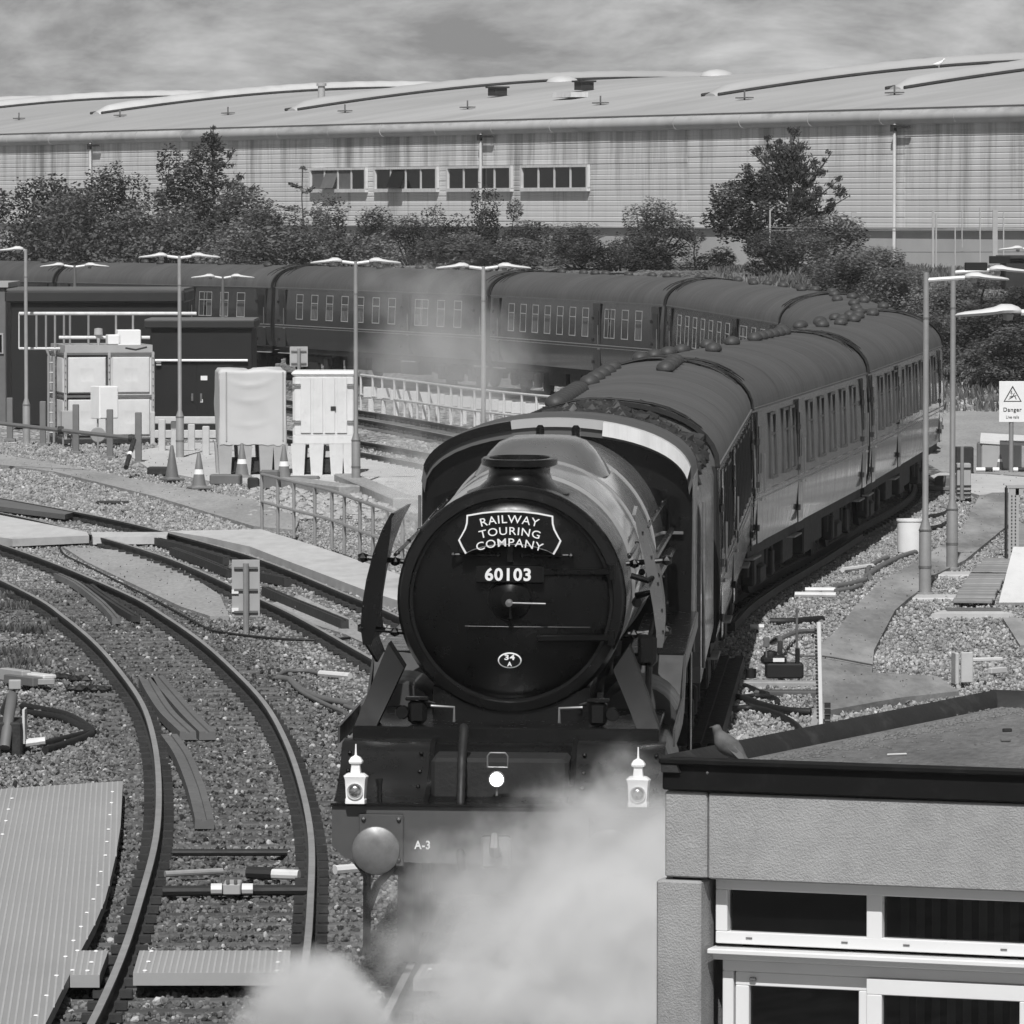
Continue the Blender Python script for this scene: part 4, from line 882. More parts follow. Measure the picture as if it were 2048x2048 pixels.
def bush(name, label, u, v_top, Y, width, m, k, cat='bush', group='bushes behind the train', base=None, tone=None):
    """one shrub: its column and crown top in the photograph, its depth, its width in metres"""
    X = (u - 1024) / FPX * Y; zt = HC + (VH - v_top) / FPX * Y * 1.0; zb = bank(X, Y) if base is None else base
    key = (k, m)
    if key not in cache: cache[key] = (BM[k][0].mesh('crown', M[m], 0), BM[k][1].mesh('stems', M['bark'], 60))
    t = thing(name, label, cat, (X, Y, zb), random.uniform(-.5,.5) + (math.pi if random.random() < .5 else 0), group)
    zm = sorted(v_.co.z for v_ in cache[key][0].vertices)[int(.975*len(cache[key][0].vertices))]; xm = max(v_.co.x for v_ in cache[key][0].vertices) - min(v_.co.x for v_ in cache[key][0].vertices)
    sc_ = (width/xm*1.12, width/xm*1.12, max(.25, (zt - zb)/zm))
    for nm, me in zip(('crown', 'stems'), cache[key]): o = link(nm, me, t); o.scale = sc_
    return t
random.seed(9)
specs = [  # u, crown top v, depth, width, material, shape, label
 (-20,398,262,6.5,'leafd',0,'dark bush at the extreme edge beyond the rearmost coach'),
 (75,372,268,5.5,'leafd',1,'dark round topped bush standing above its paler neighbours near the edge'),
 (60,440,250,6,'leafm',2,'mid toned low bush over the roof of the rearmost coach'),
 (170,400,262,5.5,'leafm',3,'bush right of the dark round topped one, below the eaves downpipe'),
 (235,352,272,5.0,'leafd',4,'dark bush below the pine on its outer side'),
 (190,445,246,6,'leafm',5,'spreading bush above the coach gangway behind the long dark building'),
 (330,318,272,5.2,'leafd',0,'tall dark bush shouldering against the pine tree'),
 (300,428,250,6.0,'leafl',1,'pale twiggy bush in front of the pine tree'),
 (400,440,246,5.5,'leafl',2,'pale bush behind the double armed lamp nearest the kiosk'),
 (470,388,262,5.2,'leafm',3,'bush to the right of the pine with loose outline'),
 (545,425,250,5.0,'leafm',4,'bush between the pine and the small thin tree'),
 (610,412,262,4.6,'leafm',5,'bush at the foot of the small thin tree below the first windows'),
 (645,438,250,3.4,'leafm',0,'rounded bush ending the long shrub belt beside the pale wall'),
 (500,475,236,7.0,'leafl',1,'low pale bush just above the coach roofs by the double lamp'),
 (690,470,236,5.0,'leafl',2,'low bush showing above the coach behind the smoke'),
 (760,425,258,3.6,'leafm',3,'bush below the second window group'),
 (830,440,255,3.8,'leafm',4,'hazy bush behind the drifting smoke'),
 (930,398,258,3.8,'leafd',5,'dark bush at the downpipe below the third window group'),
 (1020,414,258,3.0,'leafd',0,'small dark pointed bush right of the downpipe'),
 (1080,450,250,3.8,'leafm',1,'bush over the coach gangway between dark and wiry bushes'),
 (960,478,236,5.5,'leafl',2,'low pale bush above the coach roof in the middle'),
 (1170,455,236,4.0,'leafm',3,'low bush at the outer side of the wiry bush'),
 (1300,412,242,3.8,'leafl',4,'tall wiry bush with open top in front of the pale wall'),
 (1245,462,232,4.0,'leafd',5,'dark low bush in front of the wiry bush'),
 (1390,470,232,3.6,'leafd',0,'dark low bush next to the conifer trunk'),
 (1640,438,226,4.2,'leafl',1,'rounded pale bush in front of the conifer'),
 (1570,470,222,3.6,'leafm',2,'bush hiding the foot of the conifer'),
 (1740,500,216,4.0,'leafl',3,'low scrub bush on the slope below the downpipe'),
 (1690,520,206,4.6,'leafm',4,'scrub bush on the slope behind the bending coaches'),
 (1850,545,208,4.2,'leafl',5,'slope bush behind the first tall lamp arm'),
 (1960,560,206,4.4,'leafm',0,'slope bush below the lamp arms near the edge'),
 (2050,575,200,4.4,'leafd',1,'dark slope bush at the extreme edge by the warning sign'),
 (1950,625,192,4.6,'leafd',2,'dark bush low on the slope behind the large lamp head'),
 (1880,640,188,3.6,'leafm',3,'low bush on the slope just beside the last coach end'),
 (2060,660,186,4.2,'leafm',4,'low bush at the foot of the slope above the warning sign'),
 (1790,560,198,3.6,'leafl',5,'pale low scrub directly over the coach roof on the bend'),
]
for u, v, Y, wdt, m, k, lab in specs: bush('bush', lab, u, v, Y, wdt, m, k)
# pine among the bushes, conifer at the right, thin small tree
def limb_tree(name, label, u, v_top, Y, branches, m, size, n, group=None, trunk_r=.16):
    X = (u - 1024) / FPX * Y; zb = bank(X, Y); zt = HC + (VH - v_top) / FPX * Y; H = zt - zb
    t = thing(name, label, 'tree', (X, Y, zb), 0, group)
    tr = MB().tube([(0,0,-.2),(.05,0,H*.35),(-.04,0,H*.7),(0,0,H)], [trunk_r,trunk_r*.8,trunk_r*.5,.03], 8)
    rnd = random.Random(u); cr = MB()
    for (z0, dx, dz, r, dens) in branches:
        z0 *= H; e = Vector((dx, rnd.uniform(-.8,.8), z0 + dz)); s0 = Vector((0,0,z0)); mid = (s0 + e)/2 + Vector((0,0,-.12*abs(dx)))
        tr.tube([s0, mid, e], [trunk_r*.4, trunk_r*.28, .02], 5)
        nn = int(n * dens)
        for k in range(nn):
            f = rnd.random() ** .7; c = s0.lerp(mid, f*2) if f < .5 else mid.lerp(e, f*2-1)
            rad = r * (1.15 - f*.75); c = c + Vector((rnd.gauss(0,1)*rad*.55, rnd.gauss(0,1)*rad*.6, rnd.gauss(0,1)*rad*.32 + .1*rad))
            s_ = size * rnd.uniform(.5,1.25); a = rnd.uniform(0,6.28); uu = Vector((math.cos(a), math.sin(a), rnd.uniform(-.2,.7))).normalized(); q = uu.cross(Vector((rnd.gauss(0,1),rnd.gauss(0,1),rnd.gauss(0,1)))).normalized()
            cr.add([c - uu*s_, c + q*s_*.4, c + uu*s_, c - q*s_*.4], [(0,1,2,3)])
    tr.obj('trunk', M['bark'], t, 60); cr.obj('crown', M[m], t, 0); return t
def lump_tree(name, label, u, v_top, Y, lumps, limbs, m, size, n, trunk_r, hollow=.25, pts=None):
    X = (u - 1024) / FPX * Y; zb = bank(X, Y); H = HC + (VH - v_top) / FPX * Y - zb; t = thing(name, label, 'tree', (X, Y, zb)); rnd = random.Random(u)
    tr = MB().tube([(0,0,-.2),(.06,0,H*.35),(-.05,0,H*.7),(0,0,H*.98)], [trunk_r,trunk_r*.8,trunk_r*.45,.02], 8)
    cr = leaf_cloud(n, lump_shape(lumps, hollow), size, u, .9)
    for (z0, dx, zt_, r, k) in limbs:
        s0 = Vector((dx*.1,0,z0)); e_ = Vector((dx, rnd.uniform(-.7,.7), zt_)); mid = s0.lerp(e_, .5) + Vector((0,0,-.18*abs(e_.x)*.5)); tr.tube([s0, mid, e_], [trunk_r*.35, trunk_r*.25, .015], 5)
        nodes = []
        for j in range(7):                   # tufts at uneven stations along the limb, the tips turned up
            f = .2 + .8*(j + rnd.uniform(0,.8))/7; c0 = s0.lerp(mid, f*2) if f < .5 else mid.lerp(e_, f*2-1)
            nodes.append((c0 + Vector((rnd.gauss(0,.16), rnd.gauss(0,.2), rnd.gauss(.04,.14) + .12*f*f)), r*rnd.uniform(.45,1.15)*(1.25-.7*f))); tr.tube([c0, nodes[-1][0]], [.012,.006], 4)
        for j in range(k):
            c, g_ = rnd.choice(nodes)
            c = c + Vector((rnd.gauss(0,1)*g_*.6, rnd.gauss(0,1)*g_*.6, rnd.gauss(0,1)*g_*.42)); dr_ = (e_ - s0).normalized()*.6; a = (dr_ + Vector((rnd.gauss(0,.7), rnd.gauss(0,.7), .4 + rnd.gauss(0,.5)))).normalized(); q = a.cross(Vector((rnd.gauss(0,1),rnd.gauss(0,1),rnd.gauss(0,1)))).normalized(); s_ = size*1.15*rnd.uniform(.5,1.25)
            cr.add([c - a*s_, c + q*s_*.33, c + a*s_, c - q*s_*.33], [(0,1,2,3)])
    for l in lumps: tr.tube([(0,0,max(.3,l[2]-.8)), (l[0]*.5,l[1]*.5,l[2]-.3), (l[0],l[1],l[2])], [trunk_r*.35,trunk_r*.2,.02], 5)
    tr.obj('trunk', M['bark'], t, 60); cr.obj('crown', M[m], t, 0); return t
lump_tree('conifer_tree', 'dark bushy conifer with spiky upswept top in front of the warehouse wall', 1580, 262, 236,
  [(-1.5,0,2.7,1.25),(-2.6,0,2.9,.85),(-2.2,.2,2.0,1.0),(-.8,0,3.3,.85),(-1.1,0,1.5,1.1),(-3.0,0,2.1,.7),(.1,0,2.3,.8),(-1.7,0,3.6,.6),(-.2,0,1.2,.9),(.5,0,2.9,.5),(-.3,0,3.9,.55)],
  [(3.6,-1.45,4.75,.42,520),(3.7,-1.0,5.15,.4,520),(4.0,-.6,5.2,.34,420),(4.4,.05,5.8,.24,330),(4.1,.4,5.0,.34,420),(3.6,.75,4.5,.36,420),(3.2,.1,5.1,.5,700),(3.1,1.4,4.45,.32,460),(2.9,1.75,4.9,.2,240),(2.6,2.0,3.75,.32,460),(2.2,2.45,3.05,.28,420),(2.3,1.2,3.1,.42,560),(1.9,1.6,2.4,.4,480),(3.4,-2.0,4.1,.4,480),(3.0,-2.8,3.6,.38,460),(3.8,-.3,4.7,.45,560),(2.8,.7,3.5,.4,460)], 'leafd', .085, 11000, .17)
lump_tree('pine_tree', 'loose crowned pine rising above the shrub belt to the warehouse eaves', 428, 244, 264,
  [(-.25,0,6.0,.42),(.15,0,5.6,.5),(-.65,0,5.3,.6),(.1,0,4.9,.55),(-1.0,0,4.5,.85),(.0,0,4.1,.75),(-1.7,0,3.8,.85),(-.7,0,3.3,.95),(-2.3,0,3.2,.8),(.7,0,3.3,.45),(-1.4,0,2.5,1.0),(.2,0,2.4,.8)],
  [(3.2,1.5,4.5,.3,260),(2.8,1.95,4.0,.25,240),(2.7,1.5,3.2,.3,260),(4.6,.9,5.2,.25,200),(5.4,-.1,6.5,.22,200),(4.0,1.3,4.0,.2,140)], 'leafd', .09, 6800, .11, .15)
limb_tree('small_tree', 'small thin bare looking tree in front of the first windows', 606, 336, 258, [(1,0,0,.15,.12),(.8,-.6,.2,.2,.2),(.75,.5,.3,.2,.2),(.6,-1.0,.1,.25,.25),(.55,.8,.1,.25,.25)], 'leafm', .10, 420, None, .05)
# rough grass on the slope and beside the tracks
def grass(name, spots, n, hgt, m, seed):
    rnd = random.Random(seed); b = MB()
    for k in range(n):
        x0, x1, y0, y1 = spots[k % len(spots)]; x = rnd.uniform(x0, x1); y = rnd.uniform(y0, y1)
        if noise.noise((x*.35, y*.2, 1)) < -.15: continue
        z = bank(x, y); s = hgt*rnd.uniform(.4,1.3); a = rnd.uniform(0,6.28); lean = Vector((rnd.uniform(-.5,.5), rnd.uniform(-.5,.5), 1))*s; w_ = Vector((math.cos(a), math.sin(a), 0))*s*.22
        p = Vector((x,y,z-.02)); b.add([p - w_, p + w_, p + lean + w_*.2, p + lean - w_*.2], [(0,1,2,3)])
    return b.obj(name, M[m], None, 0, kind='stuff')
grass('slope_grass', [(10,24,176,226),(8,20,184,240)], 30000, .22, 'grass', 3)
def tuft(name, spots, n, hgt, m, seed):
    rnd = random.Random(seed); b = MB()
    for k in range(n):
        x, y, r = spots[k % len(spots)]; a = rnd.uniform(0,6.28); q = rnd.random()**.7*r; p = Vector((x+math.cos(a)*q, y+math.sin(a)*q*1.6, -.18)); s = hgt*rnd.uniform(.4,1.2)
        lean = Vector((rnd.uniform(-.6,.6), rnd.uniform(-.6,.6), 1))*s; w_ = Vector((math.cos(a), math.sin(a), 0))*s*.2; b.add([p-w_, p+w_, p+lean+w_*.2, p+lean-w_*.2], [(0,1,2,3)])
    return b.obj(name, M[m], None, 0, kind='stuff')
sp = []
for u, v, r in ((25,1215,.45),(15,1260,.5),(70,1265,.3),(20,1310,.4),(55,1330,.35),(120,1250,.2),(10,1345,.4),(38,1195,.3),(590,1085,.0)):
    p = G(u, v, -.18); sp.append((p.x, p.y, r))
tuft('weeds', sp, 2600, .10, 'leafm', 4)

# ------------------------------------------------------------------ buildings and plant at the left
kf = lambda u, v, z=-.15: G(u, v, z)
p = P(22, 870, 162); wd = 340/FPX*162
dk = thing('long_building', 'long dark flat roofed relay building behind the tank', 'building', (p.x, 162, -.15))
MB().bbox((wd/2,2.2,1.9),(wd,4.4,3.8),.03).obj('wall', M['dark'], dk, 20); MB().bbox((wd/2,2.2,3.72),(wd+.3,4.7,.34),.05).obj('roof_fascia', M['fas'], dk, 20); MB().box((wd/2,2.2,3.92),(wd+.2,4.6,.05)).obj('roof', M['midg'], dk, 0)
for x in (1.0,2.6,4.0): MB().box((x,-.012,1.2),(.9,.03,2.2)).obj('door', M['dark'], dk, 0)
p = P(-160, 880, 166); gb = thing('grey_building', 'mid grey building corner at the extreme edge with a small window', 'building', (p.x,166,-.15))
MB().bbox((1.25,2,1.9),(2.55,4,4.05),.03).obj('wall', M['midg'], gb, 20); MB().box((1.25,2,4.0),(2.7,4.2,.14)).obj('roof', M['lightg'], gb, 0)
wn_ = MB().box((2.2,-.03,2.3),(.5,.05,.6)).obj('window', M['lightg'], gb, 0); MB().box((2.2,-.06,2.3),(.4,.03,.5)).obj('pane', M['glass'], wn_, 0)
p = P(302, 880, 155); ks = thing('dark_kiosk', 'square dark kiosk with double doors and a white grab bar', 'kiosk', (p.x,155,-.15))
w2 = 203/FPX*155
MB().bbox((w2/2,1.4,1.5),(w2,2.8,3.1),.02).obj('wall', M['dark'], ks, 20); MB().bbox((w2/2-.05,1.4,3.08),(w2+.26,3.05,.22),.03).obj('roof_fascia', M['fas'], ks, 20); MB().box((w2/2-.05,1.4,3.2),(w2+.22,3.0,.03)).obj('roof', M['post'], ks, 0)
for x in (.75,1.75): 
    d_ = MB().box((x,-.012,1.15),(.96,.03,2.1)).obj('door', M['dark'], ks, 0); MB().box((x+(.38 if x<1 else -.38),-.05,1.1),(.05,.05,.2)).obj('handle', M['dull'], d_, 0)
MB().tube([(.12,-.08,2.1),(w2-.12,-.08,2.1)], .035).obj('grab_bar', M['white'], ks)
MB().box((1.45,-.04,1.62),(.18,.02,.12)).obj('door_notice', M['white'], ks, 0); MB().box((1.38,-.04,1.0),(.07,.02,.09)).obj('door_notice', M['white'], ks, 0)
for z in (1.98,2.06): MB().bbox((.22,-.06,z),(.14,.08,.05),.01).obj('door_closer', M['lightg'], ks)
# panel water tank with gauge boxes, platform rail and ladder cage
p = P(110, 885, 150.5); tk = thing('water_tank', 'white panelled sectional water tank with bolted flanges', 'tank', (p.x+.25,150.8,-.12), R(14))
TW, TD, TH = 2.35, 2.3, 2.25
pm = MB(); n4 = 4
def panel_mesh(w_, h_):
    b = MB(); a = [(-w_/2,-h_/2),(w_/2,-h_/2),(w_/2,h_/2),(-w_/2,h_/2)]
    b.loft([[(x*k,d,z*k) for x, z in a] for k, d in ((1,0),(.9,-.0),(.84,-.05),(.35,-.075),(.3,-.07))]); return b.mesh('panel', M['grubby'], 20)
px_ = panel_mesh(TW/2-.03, TH/2-.05)
for i in range(2):
    for j in range(2):
        link('panel', px_, tk, (TW/4+TW/2*i, 0, .1+TH/4+TH/2*j)); link('panel', px_, tk, (0, TD/4+TD/2*i, .1+TH/4+TH/2*j), -math.pi/2)
for x, y, rz in [(TW/2*i,-.03,0) for i in range(3)] + [(-.03,TD/2*i,0) for i in (1,2)]: 
    b = MB().box((x,y,.1+TH/2),(.07,.07,TH+.1)); f_ = b.obj('flange', M['lightg'], tk, 0)
    bb_ = MB()
    for k in range(12): bb_.ico((x+(0 if y<0 else -.04),y-.04,.2+k*.185),.02)
    bb_.obj('bolts', M['midg'], f_, 0)
for z in (.1,.1+TH/2,.1+TH): MB().box((TW/2,-.02,z),(TW+.1,.08,.06)).box((-.02,TD/2,z),(.08,TD,.06)).obj('flange', M['midg'], tk, 0)
MB().box((TW/2,TD/2,TH+.22),(TW,TD,.22)).obj('tank_lid', M['lightg'], tk, 0)
MB().box((TW/2,TD/2,.03),(TW+.2,TD+.2,.12)).obj('plinth', M['bitumen'], tk, 0)
for nm, x, z, w_, h_ in (('valve_box',1.75,2.62,.62,.72),('pump_box',1.35,2.72,.35,.26)): MB().bbox((x,.3,z),(w_,.4,h_),.02).obj(nm, M['white'], tk, 20)
MB().lathe([(.0,.28),(.11,.26),(.12,.1),(.05,.02),(.02,-.3)], (.95,.3,2.75),(0,0,1),14).obj('vent_cowl', M['lightg'], tk)
MB().tube([(1.62,.05,2.5),(1.9,.05,2.45),(2.2,.05,2.52)], .06).obj('float_valve', M['bitumen'], tk)
rl = thing('platform_railing', 'white tubular platform railing with ladder cage above the water tank', 'railing', (p.x-.1,151.6,-.12))
pz = lambda u, v: P(u, v, 151.6) - Vector((p.x-.1,151.6,-.12))
b = MB()
for v, u0, u1 in ((627,38,393),(675,118,300)): b.tube([pz(u0,v),pz(u1,v)], .045)
b.tube([pz(38,627),pz(38,697)],.02).tube([pz(38,697),pz(125,697)],.035); b.obj('rail', M['grubby'], rl)
for u, v0, v1 in ((73,627,697),(92,627,697),(110,627,707),(128,627,715),(140,627,715),(177,627,705),(232,627,672),(266,627,705)): MB().tube([pz(u,v0),pz(u,v1)], .03).obj('post', M['galv'], rl)
MB().tube([pz(92,697),pz(98,712)],.03).obj('stay', M['galv'], rl)
ld = MB().tube([pz(97,712),pz(97,885)],.035).tube([pz(108,712),pz(108,885)],.035)
for k in range(8): ld.tube([pz(97,725+20*k),pz(108,725+20*k)],.018)
ld.obj('ladder', M['galv'], rl)
def cabinet_stand(name, label, cat, u, v, Y, w_, d_, h_, z0, m, rz=0):
    q = P(u, v, Y); t = thing(name, label, cat, (q.x, Y, -.15), rz)
    MB().bbox((0,d_/2,z0+h_/2),(w_,d_,h_),.015).obj('cabinet', M[m], t, 20); MB().box((0,-.008,z0+h_/2),(w_-.06,.015,h_-.06)).obj('door', M[m], t, 0)
    for x in (-w_*.35,w_*.35): MB().tube([(x,d_*.5,0),(x,d_*.5,z0)],.025).obj('leg', M['galv'], t)
    MB().tube([(w_*.05,d_*.4,z0),(w_*.3,d_*.3,z0*.6),(w_*.2,d_*.2,0)],.015).obj('cable', M['rubber'], t)
    return t
cabinet_stand('control_cabinet', 'white control cabinet on legs in front of the water tank', 'cabinet', 218, 893, 148.5, .56, .5, .85, .75, 'white', R(32))
cabinet_stand('meter_box', 'small grey meter box low against the water tank', 'cabinet', 136, 880, 149.6, .32, .2, .62, .3, 'lightg', R(14))
wv = MB().lathe([(.18,-.02),(.2,0),(.18,.02)], (0,0,.45),(0,1,0),20).tube([(0,0,-.02),(0,0,.42)],.03).tube([(-.19,0,.45),(.19,0,.45)],.012); q = kf(196,905); wvo = wv.obj('valve_wheel', M['galv'], None, 35, (q.x,q.y,-.15)); wvo['label'] = 'grey valve hand wheel standing before the water tank'; wvo['category'] = 'valve'
# grey square bollards and the barrier pole
gp = 'grey bollards along the cess'
for i, (u, v0, v1, lab) in enumerate(((20,793,880,'grey square bollard nearest the picture edge'),(86,800,890,'grey square bollard beside the single armed lamp'),(152,806,905,'grey square bollard before the ladder corner of the tank'),(220,816,915,'grey square bollard right under the white control cabinet'),(277,822,926,'grey square bollard at the end of the barrier pole'))):
    q = kf(u, v1); h_ = (v1-v0)/FPX*q.y
    o = MB().bbox((0,0,h_/2),(.16,.16,h_),.015).bbox((0,0,.03),(.3,.3,.08),.01).obj('bollard', M['post'], None, 20, (q.x,q.y,-.18)); o['label'] = lab; o['category'] = 'bollard'; o['group'] = gp
Yb = 137; a, bq = P(-60,840,Yb), P(268,877,Yb-4); br = thing('barrier_pole', 'dark horizontal barrier pole slung across the bollards', 'barrier', a)
MB().tube([(0,0,0), bq-a], .05).obj('pole', M['midg'], br); k = lerp(0, 1, .57)
MB().lathe([(.09,-.07),(.1,0),(.09,.07)], (bq-a)*.56, (1,0,0), 12).lathe([(.08,-.07),(.1,0),(.08,.07)], (bq-a)*.985, (1,0,0), 12).obj('collar', M['bitumen'], br)
c0, c1 = P(268,880,Yb-4)-a, P(252,935,Yb-5)-a
MB().tube([c0, c0.lerp(c1,.48)], .06).tube([c0.lerp(c1,.58), c1], .06).obj('strut', M['bitumen'], br); MB().tube([c0.lerp(c1,.48), c0.lerp(c1,.58)], .062).obj('strut_band', M['white'], br)
# white concrete stub posts and low wall behind them
for u, v0, v1, lab in ((324,838,903,'white concrete stub post nearest the water tank'),(349,842,905,'white concrete stub post touching the lamp column'),(383,848,902,'white concrete stub post right of the lamp column'),(412,852,912,'white concrete stub post closest to the tarpaulin')):
    q = kf(u, v1); h_ = (v1-v0)/FPX*q.y; o = MB().bbox((0,0,h_/2),(.18,.14,h_),.02).obj('stub_post', M['concrete'], None, 20, (q.x,q.y,-.15)); o['label'] = lab; o['category'] = 'post'; o['group'] = 'white stub posts'
q = kf(318,878); o = MB().bbox((.95,0,.25),(2.0,.12,.22),.02).bbox((.95,.02,.62),(2.0,.12,.2),.02).bbox((.02,0,.4),(.12,.14,.9),.02).obj('pallet_fence', M['concrete'], None, 20, (q.x,151,-.15)); o['label'] = 'low pale two rail fence in front of the dark kiosk'; o['category'] = 'fence'
# tarpaulin covered container and the plastic container beside it
def container_base(t, w_, d_, h_, m):
    for x in (-w_/2+.13, -w_*.12, w_*.2, w_/2-.13):
        for y in (.15, d_-.15): MB().loft([[(x+sx*s,y+sy*s*.9,z) for sx,sy in ((-1,-1),(1,-1),(1,1),(-1,1))] for z, s in ((0,.13),(h_,.17))]).obj('foot', M[m], t, 20)
    MB().bbox((0,d_/2,h_+.1),(w_,d_,.24),.03).obj('pallet_deck', M[m], t, 20); MB().box((0,d_/2+.1,h_*.3),(w_-.2,d_-.4,.3)).obj('pallet_skid', M['bitumen'], t, 0)
Yc = 132.6; q = P(506, 945, Yc); tcx = thing('covered_container', 'container under a loose pale tarpaulin on a moulded pallet', 'container', (q.x, Yc, -.12), R(7))
container_base(tcx, 1.55, 1.3, .72, 'lightg')
tb_ = MB(); nx_, nz_ = 40, 36; rings = []
def tarp(s, z):
    per = [(-.79,1.3),(-.79,.0),(.79,.0),(.79,1.3)]; L_ = [1.3,1.58,1.3]; d_ = s*4.18
    for i in range(3):
        if d_ <= L_[i] or i == 2: 
            f = min(1, d_/L_[i]); x = lerp(per[i][0], per[i+1][0], f); y = lerp(per[i][1], per[i+1][1], f); nrm = [(-1,0),(0,-1),(1,0)][i]; break
        d_ -= L_[i]
    w_ = .035*noise.noise((s*4, z*.9, 2)) + .015*noise.noise((s*9+z*1.5, z*2, 5))
    if 1.3 < s*4.18 < 2.88:
        for zc_, am in ((2.08,.022),(1.72,.014),(1.15,.012)): w_ += am*math.exp(-((z - zc_ - 1.3*(f-.45)**2)/.06)**2)*max(0,1-abs(f-.45)*2.2)
    return (x + nrm[0]*w_, y + nrm[1]*w_, z)
rings = [[tarp(i/60, .72 + 1.68*j/36 - (.12*(1-j/36)*abs(noise.noise((i*.3,0,0))))) for i in range(61)] for j in range(37)]
rings += [[(x*k, .65+(y-.65)*k, zz + .05*noise.noise((x*2, y*2, 0))) for x, y, _ in rings[36]] for k, zz in ((.93,2.46),(.6,2.47),(.2,2.46))]
tb_.loft(rings, False, False); tb_.obj('tarpaulin', M['tarp'], tcx, 60)
for x in (-.62,.70): MB().tube([tuple(Vector(tarp((1.3+.79+x)/4.18, .8+1.6*j/10)) + Vector((0,-.012,0))) for j in range(11)], .018, 6).obj('seam', M['lightg'], tcx)
Yd = 132.6; q = P(648, 945, Yd); pc = thing('plastic_container', 'pale grooved plastic container with latches and a small black label', 'container', (q.x, Yd, -.12), R(-1))
container_base(pc, 1.46, 1.2, .72, 'grubby')
MB().bbox((0,.6,1.6),(1.46,1.2,1.46),.06).obj('tub', M['grubby'], pc, 30); MB().bbox((0,.6,2.36),(1.52,1.26,.12),.05).obj('lid', M['white'], pc, 30)
for x in (-.42,-.14,.14,.42): MB().bbox((x,-.012,1.62),(.24,.03,1.3),.012).obj('rib_panel', M['grubby'], pc, 20)
for x in (-.64,.64):
    for z in (1.25,2.1): MB().bbox((x,-.04,z),(.2,.06,.05),.01).obj('latch', M['steel'], pc)
MB().box((.22,-.03,1.55),(.12,.02,.1)).obj('label_plate', M['bitumen'], pc, 0)
# traffic cones
def cone(u, v, lab, h_=.75, white=True, old=0):
    q = kf(u, v); t = thing('traffic_cone', lab, 'cone', (q.x,q.y,-.13), random.uniform(0,1), 'traffic cones'); s = h_/.75
    MB().bbox((0,0,.02*s),(.42*s,.42*s,.05*s),.015).lathe([(.17*s,.04*s),(.145*s,.07*s),(.035*s,.73*s),(.02*s,.75*s),(0,.75*s)], (0,0,0),(0,0,1),20).obj('cone_body', M['cone'] if not old else M['midg'], t, 30)
    if white: MB().lathe([(.109*s,.30*s),(.057*s,.575*s)], (0,0,0),(0,0,1),20).obj('white_band', M['white'], t)
cone(344,962,'faded grey traffic cone without a band beside the lamp base', .8, False, 1); cone(398,979,'white banded traffic cone standing alone on the gritty path', .8); cone(484,957,'white banded traffic cone before the tarpaulin container', .8); cone(568,962,'white banded traffic cone in the gap between the containers, half behind the handrail', .8)
for u, v, w_, h_, lab in ((318,948,.5,.2,'dark broken kerb block left of the cones'),(452,967,.7,.24,'grey concrete kerb block under the cone by the tarpaulin'),(507,975,.25,.25,'small dark block at the end of the handrail'),(540,975,.42,.42,'grey plastic crate behind the end of the handrail'),(600,960,.9,.12,'flat slab lying behind the handrail'),(225,1004,.7,.05,'dark board lying flat on the gravel')):
    q = kf(u, v); o = MB().bbox((0,0,h_/2),(w_,.35,h_),.03).obj('kerb_block', M['midg' if 'dark' not in lab else 'bitumen'], None, 20, (q.x,q.y,-.18), R(random.uniform(-15,15))) if False else MB().bbox((0,0,h_/2),(w_,.35,h_),.03,R(random.uniform(-15,15))).obj('kerb_block', M['midg' if 'dark' not in lab else 'bitumen'], None, 20, (q.x,q.y,-.18)); o['label'] = lab; o['category'] = 'block'
# kick-up of spoil between containers and handrail
rnd = random.Random(2); b = MB()
for k in range(900):
    q = G(rnd.uniform(500,840), 0+rnd.uniform(968,1040), -.17)
    b.ico((q.x, q.y, -.15), rnd.uniform(.03,.10), (1,1,.7), .35)
b.obj('rubble', M['lightg'], None, 0, kind='stuff')
for u0, v0, u1, v1, lab in ((690,960,810,1010,'sloping grey concrete trough beside the column base'),(575,968,700,985,'grey precast duct length lying among the rubble')):
    a, q = G(u0,v0,-.1), G(u1,v1,-.1); c_ = (a+q)/2; d_ = q-a
    o = MB().bbox((0,0,.08),(.5,d_.length,.24),.03,math.atan2(d_.y,d_.x)-math.pi/2).obj('cable_trough', M['sand'], None, 20, (c_.x,c_.y,-.15)); o['label'] = lab; o['category'] = 'trough'
# handrails
def railing(label, px, hgt, npost, m, name='handrail', r=.03, z=-.05, levels=(1.0,.5), zpost=None):
    pts = [G(u, v, z) for u, v in px]; line = spline(pts, .3); t = thing(name, label, 'railing', line[0])
    L_ = len(line)
    for l_ in levels: MB().tube([q - line[0] + Vector((0,0,hgt*l_)) for q in line], r, 8).obj('rail', M[m], t)
    pm_ = MB().tube([(0,0,0),(0,0,hgt)], r*1.05, 8).mesh('post', M[m], 35)
    for k in range(npost): q = line[min(L_-1, round(k*(L_-1)/(npost-1)))]; link('post', pm_, t, q - line[0])
    return t
railing('pale two bar handrail along the concrete walkway beside the locomotive', [(524,1058),(600,1080),(664,1098),(720,1122),(800,1153),(900,1196)], 1.05, 13, 'galv')
lat = railing('white lattice railing in front of the wheels behind the smoke', [(722,822),(830,838),(960,858),(1110,876)], 1.1, 16, 'grubby', 'lattice_railing', .035, -.1, (1.0,.45))
for k in range(14):
    u = 740 + 27*k; q = G(u, 824 + .118*(u-722), -.1)
    MB().bbox((0,.3,.62),(.42,.05,.34),.02).bbox((0,.3,.2),(.12,.08,.42),.01).obj('infill_board', M['grubby'], lat, 20, q - lat.location)
